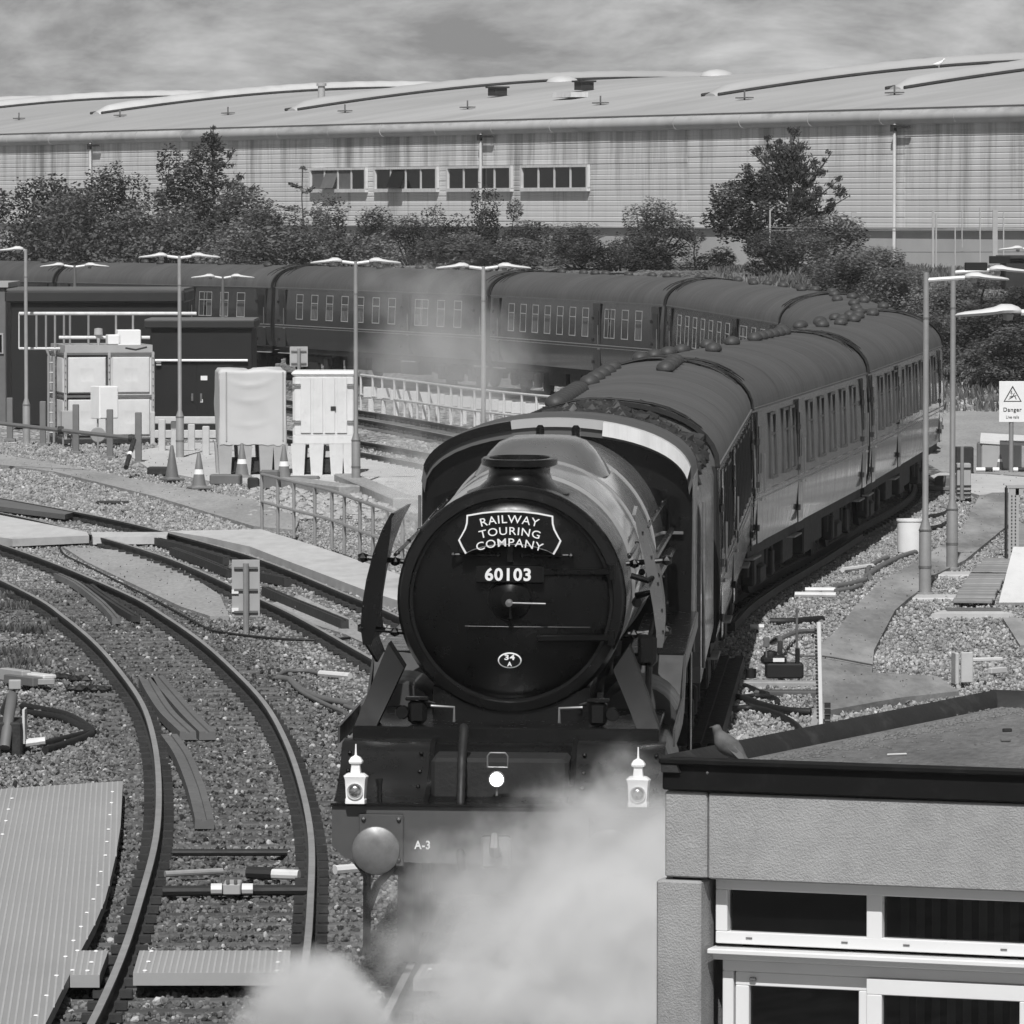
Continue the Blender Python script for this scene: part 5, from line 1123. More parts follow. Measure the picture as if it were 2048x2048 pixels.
# board seen from behind, on its post near the turnout, and a smaller one behind the container
def signback(name, label, u, v_base, v_top, v_bot, wpx, nbar, m='lightg'):
    q = G(u, v_base, -.18); s = FPX/q.y; h0 = (v_base-v_bot)/s; h1 = (v_base-v_top)/s; w_ = wpx/s; t = thing(name, label, 'sign', (q.x,q.y,-.18), R(4))
    MB().bbox((0,.03,(h0+h1)/2),(w_,.02,h1-h0),.004).obj('board', M[m], t, 20); MB().tube([(0,-.03,-.1),(0,-.03,h1-.05)], .045, 10).obj('post', M['galv'], t)
    for k in range(nbar): MB().box((0,.0,lerp(h0+.08,h1-.12,k/max(1,nbar-1))),(w_*.85,.03,.03)).obj('bracket', M['midg'], t, 0)
    return t
sg = signback('sign_board', 'blank grey back of a trackside sign on a post by the turnout', 492, 1264, 1119, 1234, 56, 3)
for z in (.55,.28): MB().box((-.16,-.0,z+.05),(.1,.02,.06)).obj('sticker', M['white'], sg, 0)
signback('sign_board', 'small grey sign back sticking up behind the plastic container', 598, 905, 693, 733, 36, 2)
# ------------------------------------------------------------------ lamp columns
def column_base(t, H, low=1.05, r=.10, cone_h=.16, m='galv'):
    MB().lathe([(r*1.5,-.02),(r*1.5,.02),(r,.03),(r,low),(.05,low+cone_h),(.046,H),(.0,H+.005)], (0,0,0),(0,0,1),16).obj('column', M[m], t, 30)
    MB().lathe([(r*1.06,.42),(r*1.06,.46)], (0,0,0),(0,0,1),16).lathe([(r*1.06,low-.03),(r*1.06,low)], (0,0,0),(0,0,1),16).lathe([(.052,H-.75),(.052,H-.72)], (0,0,0),(0,0,1),12).obj('band', M['dull'], t, 30)
def lamp_head(t, s, x0, z0, tilt=.05, L=.72, box=False, arm=.3):
    """a bracket arm and a flat leaf shaped lantern pointing to side s"""
    e = MB().tube([(0,0,z0-.02),(s*x0*.5,0,z0),(s*x0,0,z0+.02)], .035, 8).obj('arm', M['lampw'], t)
    rings = []
    for f, w_, h_ in ((0,.04,.05),(.04,.09,.085),(.15,.13,.13),(.3,.15,.14),(.42,.16,.10),(.6,.16,.075),(.85,.12,.055),(.97,.05,.035),(1,.01,.015)):
        x = s*(x0 + L*f); zc = z0 + .02 - tilt*f*L + h_*.25
        rings.append([(x, math.cos(a)*w_, zc + max(-.03, math.sin(a)*h_*(.5 if math.sin(a) > 0 else .5))) for a in [2*math.pi*i/12 for i in range(12)]])
    hd = MB().loft(rings).obj('lantern', M['lampw'], t, 40)
    MB().lathe([(0,-.07),(.05,-.06),(.06,0)], (s*(x0+L*.2),0,z0),(0,0,1),10).obj('photocell', M['lightg'], hd)
    if box: MB().bbox((s*(x0+L*.25),0,z0+.20),(.36,.12,.13),.01).obj('shield', M['dark'], hd, 20)
    return hd
def lamp(label, u, v, H, heads, Y=None, z=-.15, low=1.05, m='galv', r=.10, rz=0):
    q = G(u, v, z) if Y is None else Vector(((u-1024)/FPX*Y, Y, z))
    t = thing('lamp_post', label, 'lamp post', q, rz, 'yard lamp columns'); column_base(t, H, low, r, m=m)
    for s, x0, bx in heads: lamp_head(t, s, x0, H-.03 if not bx else H-.10, box=bx)
    return t
lamp('single armed lamp column at the edge with its lantern turned away from the train', 53, 888, 5.15, [(-1,.05,False)])
lamp('double armed lamp column in front of the dark kiosk', 360, 917, 5.05, [(-1,.3,False),(1,.3,False)])
lamp('double armed lamp column in front of the pale plastic container', 712, 973, 5.05, [(-1,.3,False),(1,.3,False)])
lamp('double armed lamp column half lost in smoke just behind the locomotive chimney', 967, 1003, 5.0, [(-1,.3,False),(1,.3,False)], rz=R(2))
lamp('short double armed lamp above the roof of the long dark building', 150, 0, 4.55, [(-1,.3,False),(1,.3,False)], 168, m='midg')
lamp('short double armed lamp above the dark kiosk in front of the coach', 446, 0, 4.15, [(-1,.25,False),(1,.25,False)], 174, m='midg')
lamp('tall single armed lamp column standing nearest the white barrel', 1850, 1188, 5.2, [(1,.62,True)])
lamp('second tall single armed lamp column, beside the asphalt path', 1904, 1138, 5.25, [(1,.62,True)])
lamp('lamp whose big lantern reaches in from outside the edge, column unseen', 2180, 0, 5.12, [(-1,.75,False)], 62)
lamp('distant lamp reaching in below the warehouse wall from outside the edge', 2075, 0, 5.05, [(-1,.45,False)], 168)
def plinth(u, v, w_, d_, lab, z=-.06):
    q = G(u, v, z); o = MB().bbox((0,0,0),(w_,d_,.16),.02).obj('plinth', M['concrete'], None, 20, (q.x,q.y,z-.08)); o['label'] = lab; o['category'] = 'plinth'; return o
plinth(1850,1192,1.25,.9,'flat concrete plinth under the lamp column nearest the barrel', -.15); plinth(1930,1146,1.2,.9,'flat concrete plinth under the second lamp column', -.14)

# ------------------------------------------------------------------ right hand yard
q = G(1820, 1104, -.15); o = thing('barrel', 'white open barrel with a rim beside the coaches', 'barrel', (q.x,q.y,-.15))
MB().lathe([(0,0),(.225,0),(.232,.05),(.235,.56),(.25,.565),(.25,.6),(.21,.6),(.21,.2),(0,.2)], (0,0,0),(0,0,1),32).obj('drum', M['white'], o)
q = G(2022, 946, -.15); t = thing('danger_sign', 'white warning sign reading Danger Live rails on a grey post', 'sign', (q.x,q.y,-.15)); s = FPX/q.y
zt, zb_ = (946-762)/s, (946-844)/s; W_ = 54/s; zc = (zt+zb_)/2; cx = 2/s
MB().bbox((cx,-.06,zc),(W_,.02,zt-zb_),.006).obj('sign_board', M['white'], t, 20); MB().tube([(0,0,-.1),(0,0,zt-.1)],.055,12).obj('post', M['galv'], t)
sgn = MB(); tw = .215; ty = zc + .02
tri = [(-tw, ty-.02), (tw, ty-.02), (0, ty+.36)]; tri2 = [(-tw*.84, ty-.0), (tw*.84, ty-.0), (0, ty+.31)]
for i in range(3):
    a, b2, c2, d2 = tri[i], tri[(i+1)%3], tri2[(i+1)%3], tri2[i]; sgn.ext([(cx+x,-.074,z) for x, z in (a,b2,c2,d2)], (0,.004,0))
for pl in ([(-.03,.24),(-.055,.17),(-.02,.18),(-.035,.11),(.0,.19),(-.03,.185),(-.01,.24)], [(-.075,.08),(.0,.095),(.09,.12),(.09,.135),(-.005,.115),(-.07,.10)], [(-.0,.10),(-.1,.04),(-.09,.03),(.01,.085)], [(.04,.11),(.08,.03),(.095,.035),(.06,.115)], [(.0,.11),(.035,.19),(.05,.185),(.02,.11)]): sgn.ext([(cx+x,-.074,ty+z) for x, z in pl], (0,.004,0))
sgn.merge(text_mb('Danger', .43, .125, (cx,-.074,zc-.20), bold=.01, depth=.004)); sgn.merge(text_mb('Live rails', .30, .07, (cx,-.074,zc-.36), depth=.004)); sgn.obj('lettering', M['bitumen'], t, 0)
q = G(1928, 1000, -.15); t = thing('equipment_cabinet', 'grey trackside cabinet with bands strapped to a post', 'cabinet', (q.x,q.y,-.15)); s = FPX/q.y
MB().bbox((0,.2,.42),(.30,.35,.72),.015).obj('cabinet', M['lightg'], t, 20); MB().tube([(-.05,-.05,0),(-.05,-.05,1.15)],.04,10).obj('post', M['galv'], t)
for z in (.12,.2,.3,.68): MB().box((0,.02,z),(.31,.03,.03)).obj('strap', M['bitumen'], t, 0)
def simple(name, label, cat, b, m, pos, rz=0, ang=25, group=None):
    o = b.obj(name, M[m] if isinstance(m, str) else m, None, ang, pos); o.rotation_euler.z = rz; o['label'] = label; o['category'] = cat
    if group: o['group'] = group
    return o
q = G(1928, 948, -.15); simple('black_bin', 'black box shaped bin behind the grey trackside cabinet', 'bin', MB().bbox((0,0,.32),(.42,.4,.64),.02), 'bitumen', (q.x,q.y,-.15))
q = G(1960, 942, -.15); t = thing('grit_bin', 'pale lidded grit bin with a sloping lid by the yard', 'bin', (q.x+.1,q.y,-.15), R(-6))
MB().bbox((.4,.35,.33),(.95,.7,.66),.03).obj('bin_body', M['lightg'], t, 20); MB().ext([(-.1,-.03,.66),(-.1,.75,.82),(-.1,.75,.88),(-.1,-.03,.72)], (1.1,0,-.06)).obj('lid', M['grubby'], t, 0); MB().bbox((-.12,.35,.33),(.12,.68,.68),.02).obj('end_panel', M['midg'], t, 20)
cone(2000, 942, 'small white banded traffic cone at the end of the grit bin', .5)
for u, v, w_ in ((1975,944,.55),(2040,944,.5)):
    q = G(u, v, -.13); o = MB().tube([(-w_/2,0,.06),(-w_*.1,0,.06)],.05).tube([(w_*.22,0,.06),(w_/2,0,.06)],.05).obj('white_ends', M['white'], None, 35, None); o.name = 'striped_bar'; o.location = (q.x,q.y,-.13); MB().tube([(-w_*.1,0,.06),(w_*.22,0,.06)],.051).obj('dark_band', M['bitumen'], o); o['label'] = 'black and white striped bar lying ' + ('in front of the grit bin' if u < 2000 else 'right of the warning sign post'); o['category'] = 'bar'
q = G(1895, 985, -.15); simple('scrap_heap', 'pile of broken concrete and dark scrap by the second lamp column', 'debris', MB().bbox((0,0,.22),(.5,.4,.3),.05,.6).bbox((-.2,-.2,.1),(.5,.2,.12),.03,-.3).tube([(-.1,-.1,.3),(.1,-.2,.05)],.06,6).bbox((.22,-.1,.35),(.12,.3,.1),.02,.4), 'post', (q.x,q.y,-.15))
# perforated steel stanchion
q = G(2030, 1122, -.12); t = thing('steel_stanchion', 'perforated steel frame stanchion at the edge above the slab path', 'stanchion', (q.x-.16,q.y,-.12)); s = FPX/q.y; H = 147/s
MB().box((0,0,H/2),(.03,.3,H)).obj('web', M['bitumen'], t, 0); MB().box((.12,-.15,H/2),(.18,.02,H)).obj('flange', M['lightg'], t, 0); MB().box((.45,-.15,H-.06),(.6,.02,.12)).box((.45,-.02,H+.02),(.9,.3,.04)).obj('cross_beam', M['lightg'], t, 0)
hb_ = MB()
for k in range(18):
    for x in (.085,.15): hb_.box((x,-.163,.12+k*(H-.2)/18),(.022,.008,.03))
for k in range(8): hb_.box((.3+k*.06,-.163,H-.06),(.02,.008,.03))
hb_.obj('holes', M['bitumen'], t, 0)
q = G(2000, 1205, -.12); o = simple('white_ramp', 'plain white sloping ramp panel cut by the edge', 'ramp', MB().ext([(0,0,0),(1.6,0,0),(1.6,2.2,.75),(.42,2.2,.75)], (0,.03,-.05)), 'grubby', (q.x-.02,q.y,-.12), 0, 0)
# cable route: concrete lids
px = [(1946,1204),(1965,1170),(1985,1140),(2005,1118)]
rt = link('trough_route', None); rt['kind'] = 'structure'; k0 = 0
line = spline([G(u,v,-.10) for u, v in px], .55)
lidm = MB().bbox((0,0,0),(.62,.5,.06),.012).mesh('trough_lid', M['csleeper'], 0)
for a, b2 in zip(line, line[1:]): link('trough_lid', lidm, rt, (a+b2)/2 + Vector((random.uniform(-.02,.02),0,random.uniform(-.01,.01))), math.atan2((b2-a).y,(b2-a).x)-math.pi/2)
line = spline([G(u,v,-.10) for u, v in ((2040,1130),(2048,1095),(2052,1050))], .55)
for a, b2 in zip(line, line[1:]): link('trough_lid', lidm, rt, (a+b2)/2, math.atan2((b2-a).y,(b2-a).x)-math.pi/2)
q = G(1948, 1222, -.1); t = thing('pit_frame', 'dark covered pit in a pale concrete frame beside the slabs', 'pit', (q.x,q.y,-.12))
MB().ext([(-.68,-.32,0),(.58,-.32,0),(.42,-.06,.02),(-.42,-.06,.02)], (0,0,-.1)).ext([(-.68,-.32,0),(-.42,-.06,.02),(-.42,.3,.02),(-.5,.3,0)], (0,0,-.1)).obj('frame', M['concrete'], t, 0); MB().box((0,.12,.03),(.84,.3,.05)).obj('cover', M['midg'], t, 0)
q = G(1918, 1368, -.15); t = thing('precast_post', 'upright precast concrete channel with an arm among the gravel', 'concrete block', (q.x,q.y,-.15), R(8))
MB().bbox((-.03,.1,.2),(.05,.28,.42),.01).bbox((.10,-.02,.22),(.16,.06,.40),.01).obj('channel', M['concrete'], t, 20); MB().bbox((.35,.25,.3),(.6,.08,.05),.01,R(8)).obj('arm', M['grubby'], t, 20)
q = G(1995, 1348, -.15); simple('precast_piece', 'small broken precast piece right of the upright channel', 'concrete block', MB().bbox((0,0,.05),(.3,.08,.08),.01,R(40)), 'concrete', (q.x,q.y,-.15))
# point machine with cables, striped marker post, sleepers of the crossing
q = G(1560, 1360, -.13); t = thing('point_machine', 'black point machine box with a white plate and cable riser', 'point machine', (q.x,q.y,-.13)); s = FPX/q.y
MB().bbox((.06,.1,.12),(.5,.32,.2),.02).obj('case', M['dark'], t, 20); MB().bbox((-.08,.12,.26),(.34,.26,.12),.04).lathe([(0,0),(.09,0),(.1,.05),(.08,.12),(0,.14)],(-.12,.1,.25),(0,0,1),14).obj('cover', M['dark'], t)
MB().box((-.02,-.055,.27),(.15,.01,.05)).obj('name_plate', M['white'], t, 0); MB().tube([(.22,0,.1),(.22,0,.95)],.016).obj('rod', M['dull'], t); MB().tube([(.23,0,.2),(.23,0,.42)],.032).obj('rod_sleeve', M['dark'], t); MB().bbox((-.18,.02,.5),(.08,.05,.14),.01).tube([(-.18,.02,.3),(-.18,.02,.45)],.012).obj('tag', M['midg'], t)
MB().lathe([(0,0),(.07,.0),(.07,.12),(0,.13)],(-.38,.1,.02),(0,0,1),12).obj('motor', M['dark'], t)
q0 = t.location; rel = lambda u, v, z: G(u, v, z) - q0
MB().tube(spline([(0,.1,.35),(0,.1,.55),rel(1545,1285,.25),rel(1590,1265,-.05),rel(1632,1262,-.12)],.06), .035).obj('cable_riser', M['midg'], t)
MB().tube(spline([(-.03,.1,.55),rel(1570,1300,.05),rel(1600,1312,-.1),rel(1650,1313,-.08),rel(1745,1330,-.08)],.08), .012).obj('signal_wire', M['dull'], t)
for u0, v0, u1, v1, lab, m in ((1460,1362,1760,1366,'long pale timber sleeper carrying the black point machine','wood'),(1512,1380,1632,1384,'weathered timber sleeper end in front of the point machine','sleeper')):
    a, b2 = G(u0,v0,-.13), G(u1,v1,-.13); c_ = (a+b2)/2; simple('timber_sleeper', lab, 'sleeper', MB().bbox((0,0,0),((b2-a).length,.3,.14),.015), m, (c_.x,c_.y,-.19), math.atan2((b2-a).y,(b2-a).x)*.3)
q = G(1642, 1460, -.15); s = FPX/q.y; H = 217/s
t = thing('marker_post', 'tall thin white marker post with a notched dark edge', 'post', (q.x,q.y,-.15)); MB().tube([(0,0,0),(-.03,0,H)],.028,8).obj('post', M['white'], t)
nb = MB()
for k in range(26): nb.ico((-.035-.03*k/26,0,.15+k*(H-.2)/26), .02)
nb.obj('notches', M['bitumen'], t, 0)
b = MB()
for k in range(6): b.box((0,.02*k%.04,.03+.07*k),(.07,.06,.06))
q = G(1655, 1475, -.15); simple('brick_pier', 'low dark brick pier behind the marker post foot', 'pier', b, 'bitumen', (q.x,q.y,-.15), 0, 0)
def cable(label, px, r, m, z=-.14, zs=None, group='cables on the gravel'):
    pts = [G(u, v, z) + Vector((0,0,(zs[i] if zs else 0))) for i, (u, v) in enumerate(px)]
    return simple('cable', label, 'cable', MB().tube(spline(pts,.12), r, 8), m, None, 0, 60, group) if True else None
for lab, px, r, m in (('thick dark cable curving over the gravel below the point machine', [(1452,1392),(1490,1398),(1530,1412),(1580,1422),(1622,1424)], .05, 'rubber'),('short dark cable looping above the thick one', [(1470,1396),(1510,1392),(1545,1395),(1556,1402)], .035, 'rubber'),('dark cable bending down to the flat roof edge', [(1452,1419),(1500,1416),(1545,1425),(1585,1445),(1608,1468)], .04, 'rubber'),
    ('black cable end curling from the timber sleeper', [(1490,1371),(1503,1376),(1520,1384),(1535,1388)], .035, 'rubber'),('fat black hose lying by the top of the marker post', [(1540,1243),(1580,1243),(1620,1240),(1645,1238)], .055, 'rubber'),('dark cable running up towards the barrel between two white bars', [(1670,1172),(1700,1168),(1730,1160)], .05, 'midg'),('second dark cable parallel to it below', [(1672,1182),(1700,1178),(1722,1170)], .045, 'midg'),
    ('grey cable crossing the gravel from the barrel to the coaches', [(1732,1152),(1770,1128),(1805,1112),(1845,1100)], .05, 'midg'),('bent grey cable stub standing beside it', [(1740,1155),(1735,1140),(1750,1126),(1775,1115)], .045, 'midg'),('thin black cable behind the barrel', [(1858,1034),(1880,1030),(1900,1022)], .05, 'rubber'),('thin black cable between barrel and second lamp column', [(1862,1056),(1880,1052),(1892,1046)], .04, 'rubber'),
    ('dark cable looping from under the locomotive left steps', [(555,1352),(575,1343),(610,1342),(640,1347),(660,1350)], .03, 'midg'),('thick bent cable pair on the pale gravel before the locomotive', [(556,1356),(580,1360),(600,1378),(640,1396),(700,1408)], .045, 'midg'),('second strand under the thick bent cable', [(580,1362),(605,1385),(650,1408),(690,1425)], .03, 'midg'),('cable dropping beside the running plate front', [(690,1412),(718,1425),(715,1448),(690,1470),(678,1500)], .03, 'midg'),
    ('thin cable snaking along the upper side of the near track', [(118,1093),(130,1110),(170,1130),(230,1160),(300,1195),(350,1222),(410,1255),(425,1262)], .018, 'rubber'),('thin cable crossing beneath the blank sign board', [(425,1262),(480,1270),(560,1278),(640,1280),(700,1276)], .02, 'rubber')): cable(lab, px, r, m)
for u0, v0, u1, v1, lab in ((1610,1180,1670,1180,'upper white sleeve bar beside the coaches'),(1590,1189,1672,1190,'lower white sleeve bar beside the coaches'),(1685,1140,1745,1132,'white sleeve bar next to the grey cable'),(1500,1254,1528,1254,'short white sleeve near the point machine'),(640,1347,700,1352,'white sleeve on the cable left of the locomotive'),(670,1740,720,1736,'white sleeve beside the outer rail under the buffer')):
    a, b2 = G(u0,v0,-.13), G(u1,v1,-.13); simple('cable_sleeve', lab, 'sleeve', MB().tube([a,b2], .045, 8), 'grubby', None, 0, 35, 'white cable sleeves')
rnd = random.Random(8)
for i in range(9):                            # pale sleeper ends seen beside the coaches
    pass

# ------------------------------------------------------------------ near walkway of panels, heater block and cables in the left corner
def ribbed(name, label, px, z, th, dirpx, pitch=.055):
    pts = [G(u, v, z) for u, v in px]; t = thing(name, label, 'walkway', pts[0]); o = pts[0]; loc = [q - o for q in pts]
    a = sum(p_.x*q_.y - q_.x*p_.y for p_, q_ in zip(loc, loc[1:]+loc[:1]))
    if a < 0: loc.reverse()
    MB().ext([q - Vector((0,0,th)) for q in loc], (0,0,th)).obj('panel', M['grp'], t, 0)
    d = (G(*dirpx[1], z) - G(*dirpx[0], z)); d.z = 0; d.normalize(); s_ = Vector((d.y,-d.x,0)); b = MB()
    lo = min(q.dot(s_) for q in loc); hi = max(q.dot(s_) for q in loc); x = lo + pitch
    while x < hi - .02:                       # clip each rib line against the outline
        cuts = []
        for p_, q_ in zip(loc, loc[1:]+loc[:1]):
            f0, f1 = p_.dot(s_) - x, q_.dot(s_) - x
            if (f0 < 0) != (f1 < 0): cuts.append((p_ + (q_-p_)*(f0/(f0-f1))).dot(d))
        cuts.sort()
        for c0, c1 in zip(cuts[::2], cuts[1::2]):
            if c1 - c0 > .08: m_ = s_*x + d*(c0+c1)/2; b.box((m_.x,m_.y,.000),(.016,c1-c0-.04,.008), math.atan2(d.y,d.x)-math.pi/2)
        x += pitch
    b.obj('ribs', M['grpedge'], t, 0, kind='stuff'); return t, o
t, o = ribbed('walkway', 'large ribbed grey walkway panel curving into the near corner', [(-120,1600),(11,1577),(246,1562),(241,1653),(232,1710),(221,1758),(210,1801),(189,1850),(163,1899),(139,1950),(112,2005),(80,2070),(20,2200),(-160,2200)], .02, .09, ((120,1570),(60,2040)))
bl = MB()
for u, v in ((225,1585),(223,1607),(220,1631),(217,1660),(214,1685),(211,1712),(202,1745),(196,1772),(187,1800),(174,1827),(162,1855),(147,1883),(131,1915),(113,1953),(93,1993),(72,2033),(24,1598),(17,1620),(12,1643),(5,1670)): bl.lathe([(0,.016),(.016,.014),(.02,.005)], G(u,v,.02)-o, (0,0,1), 8)
bl.obj('screws', M['white'], t, kind='stuff')
def small_panel(label, px, z, scr):
    t, o = ribbed('walkway_board', label, px, z, .10, ((px[0][0],px[0][1]),(px[3][0],px[3][1])), .05); b = MB()
    for u, v in scr: b.lathe([(0,.016),(.016,.014),(.02,.005)], G(u,v,z)-o, (0,0,1), 8)
    b.obj('screws', M['white'], t, kind='stuff'); return t
small_panel('small ribbed board filling between the walkway and the inner rail', [(149,1901),(217,1901),(199,1950),(140,1950)], .03, ((155,1903),(192,1904),(183,1926),(175,1943),(145,1942)))
small_panel('ribbed crossing board lying between the two near rails', [(279,1901),(581,1901),(578,1946),(266,1946)], .03, ((303,1904),(297,1925),(290,1943),(560,1904),(556,1926),(554,1943)))
small_panel('ribbed crossing board half hidden in steam under the locomotive', [(845,1928),(1180,1928),(1190,1957),(826,1957)], .03, ((860,1940),))
for px, lab in (([(0,1030),(174,1064),(178,1071),(25,1078),(-60,1066),(-60,1018)],'white crossing panel outside the upper track at the edge'),([(181,1064),(337,1064),(333,1073),(186,1074)],'narrow white crossing panel spanning the upper track rails'),):
    pts = [G(u,v,.01) for u, v in px]; o = pts[0]; loc = [q-o for q in pts]; a = sum(p_.x*q_.y-q_.x*p_.y for p_,q_ in zip(loc,loc[1:]+loc[:1])); loc = loc if a > 0 else loc[::-1]
    simple('crossing_panel', lab, 'crossing', MB().ext([q-Vector((0,0,.14)) for q in loc],(0,0,.14)), 'concrete', o, 0, 0)
pts = [G(u,v,-.02) for u, v in ((-40,988),(20,1000),(150,1024),(130,1029),(-40,1008))]; loc = [q-pts[0] for q in pts]; a = sum(p_.x*q_.y-q_.x*p_.y for p_,q_ in zip(loc,loc[1:]+loc[:1])); loc = loc if a > 0 else loc[::-1]
simple('rubber_crossing', 'dark rubber crossing panel between the upper track rails at the edge', 'crossing', MB().ext([q-Vector((0,0,.1)) for q in loc],(0,0,.1)), 'midg', pts[0], 0, 0)
# tie bars and the clamp block between the near rails
def bar(u0, v0, u1, v1, r, m, lab, name='tie_bar', z=-.1, grp='bars across the near track'):
    a, b2 = G(u0,v0,z), G(u1,v1,z); return simple(name, lab, 'bar', MB().tube([a,b2], r, 10), m, None, 0, 35, grp)
bar(325,1782,618,1780,.05,'rubber','dark rod across the near rails carrying the clamp block'); bar(345,1705,575,1705,.035,'rubber','thin dark rod across the near rails above the clamp block'); bar(495,1745,545,1747,.06,'rubber','short dark sleeve end next to the outer near rail')
bar(545,1748,598,1750,.05,'grubby','pale sleeve joined to the dark sleeve at the outer rail'); bar(330,1748,445,1742,.03,'wood','rusty pale conduit rising to the clamp block')
q = G(464, 1780, -.08); t = thing('clamp_block', 'pale clamp block with two nuts on the dark rod between the near rails', 'clamp', (q.x,q.y,-.12))
MB().bbox((0,.12,.05),(.16,.36,.1),.01).obj('plate', M['lightg'], t, 20); MB().tube([(-.19,0,.05),(-.09,0,.05)],.05).tube([(.09,0,.05),(.19,0,.05)],.05).obj('ferrule', M['grubby'], t); 
for x in (-.035,.035): MB().bbox((x,-.04,.12),(.03,.05,.04),.005).obj('nut', M['dull'], t)
for k, (u0, u1, v) in enumerate(((345,590,1632),(340,590,1662),(330,600,1800),(330,600,1845))):
    pass
# junction box corner with cables
q = G(18, 1500, -.15); t = thing('cable_riser_box', 'black cable box with a big grey conduit at the left edge', 'cable box', (q.x,q.y,-.18))
MB().bbox((0,.0,.18),(.36,.7,.4),.02).obj('box', M['bitumen'], t, 20); MB().tube(spline([(-.18,1.5,.35),(-.05,.7,.55),(.02,.2,.62),(.02,-.2,.45),(-.01,-.45,.1)],.08), .065, 10).obj('conduit', M['midg'], t, 60)
MB().bbox((.19,-.1,.32),(.03,.3,.4),.005).obj('white_edge', M['grubby'], t, 0)
for z, x1 in ((.1,.42),(.0,.36)): MB().tube([(.2,-.15+z,.12),(x1,-.13+z,.14)],.045).obj('sleeve', M['grubby'], t)
for dz, px in ((0,[(45,1412),(90,1420),(140,1432),(185,1462),(160,1470),(120,1480),(80,1490)]),(.0,[(45,1424),(90,1430),(130,1438),(165,1455),(182,1468),(140,1485),(90,1500)])): cable('thick black cable doubling back beside the black cable box' if px[0][1] == 1412 else 'second thick black cable folded under the first by the cable box', px, .045, 'rubber')
q = G(60, 1368, -.12); t = thing('broken_trough', 'broken pale cable trough pieces tipped over on the gravel', 'debris', (q.x,q.y,-.15))
MB().bbox((.05,.1,.14),(.2,.75,.05),.01,R(38)).obj('trough_lid', M['grubby'], t, 20); MB().bbox((-.08,.0,.08),(.18,.7,.12),.01,R(38)).obj('trough', M['midg'], t, 20); MB().bbox((.22,-.18,.08),(.22,.24,.08),.01,R(10)).obj('broken_end', M['wood'], t, 20); MB().bbox((-.22,.3,.12),(.14,.6,.16),.01,R(35)).obj('trough', M['lightg'], t, 20); MB().bbox((-.16,-.42,.06),(.16,.18,.12),.01,R(5)).obj('broken_end', M['lightg'], t, 20)
for u, v, lab in ((128,1358,'dark earth clod nearest the broken trough'),(162,1362,'flat dark earth clod next to it'),(150,1382,'dark earth clod below the other two'),(198,1382,'small dark earth clod nearest the inner rail')):
    q = G(u,v,-.17); b = MB()
    for k in range(7): b.ico((random.uniform(-.1,.1),random.uniform(-.12,.12),.02),random.uniform(.05,.08),(1.2,1,.7),.3)
    simple('earth_clod', lab, 'clod', b, 'rubber', (q.x,q.y,-.16), 0, 0, 'clods')

# ------------------------------------------------------------------ low building in the corner (x along its front, y back)
A = Vector((.775, 30.2, 0)); fd = Vector((1.84, -.66, 0)).normalized(); bz = math.atan2(fd.y, fd.x)
ZR = 3.16
lb = thing('lineside_building', 'low flat roofed building with rendered panels, black fascia and white windows', 'building', A, bz)
bp = lambda b, n, m, ang=20, par=None: b.obj(n, M[m] if isinstance(m, str) else m, par or lb, ang)
bp(MB().ext([(.03,.05,ZR-.14),(6.25,.05,ZR-.14),(6.25,4.56,ZR-.14),(.62,4.56,ZR-.14)],(0,0,.08)), 'roof', 'felt', 0)
bp(MB().bbox((3.19,.075,ZR-.075),(6.36,.06,.165),.008), 'fascia', 'timber'); bp(MB().bbox((3.19,.06,ZR+.0),(6.38,.1,.035),.008), 'fascia_trim', 'timber'); bp(MB().ext([(.008,.11,ZR-.157),(.055,.11,ZR-.157),(.655,4.6,ZR-.157),(.608,4.6,ZR-.157)],(0,0,.165)), 'fascia', 'timber')
k_ = MB().loft([[(x+.131*y,y,z) for x,z in ((.01,ZR-.06),(.005,ZR+.022),(.035,ZR+.034),(.095,ZR-.02),(.11,ZR-.06))] for y in (.02,1.2,2.4,3.6,4.54)]).loft([[(x,y,z) for y,z in ((4.62,ZR-.06),(4.62,ZR+.022),(4.58,ZR+.034),(4.46,ZR-.02),(4.42,ZR-.06))] for x in (.60,1.5,3,6.2)]); bp(k_, 'roof_upstand', 'bitumen', 60)
PZ0, PZ1 = ZR-.165-.46, ZR-.165
bp(MB().bbox((.135,.17,(PZ0+PZ1)/2),(.235,.2,PZ1-PZ0),.008), 'corner_panel', 'render'); bp(MB().bbox((3.26,.16,(PZ0+PZ1)/2-.003),(6.0,.18,PZ1-PZ0),.008), 'render_panel', 'render')
bp(MB().bbox((.10,.17,(PZ0-.015)/2),(.25,.24,PZ0-.015),.012), 'pier', 'render'); bp(MB().box((.12,.2,PZ0+.0),(.16,.12,.03)), 'joint', 'bitumen', 0)
bp(MB().ext([(.03,.3,.0),(.09,.3,.0),(.67,4.5,.0),(.61,4.5,.0)],(0,0,2.99)), 'side_wall', 'render', 0)
bp(MB().box((3.2,.9,1.4),(6.0,.05,2.6)), 'dark_interior', 'dark', 0)
fx0 = .262
def frame_rect(x0, x1, z0, z1, w_, y, d_, nm='window_frame'):
    b = MB(); xm = (x0+x1)/2
    b.bbox((xm,y,z1-w_/2),(x1-x0,d_,w_),.004).bbox((xm,y,z0+w_/2),(x1-x0,d_,w_),.004); b.bbox((x0+w_/2,y,(z0+z1)/2),(w_,d_,z1-z0-2*w_),.004).bbox((x1-w_/2,y,(z0+z1)/2),(w_,d_,z1-z0-2*w_),.004); return bp(b, nm, 'upvc')
TZ1, TZ0 = PZ0-.005, PZ0-.36
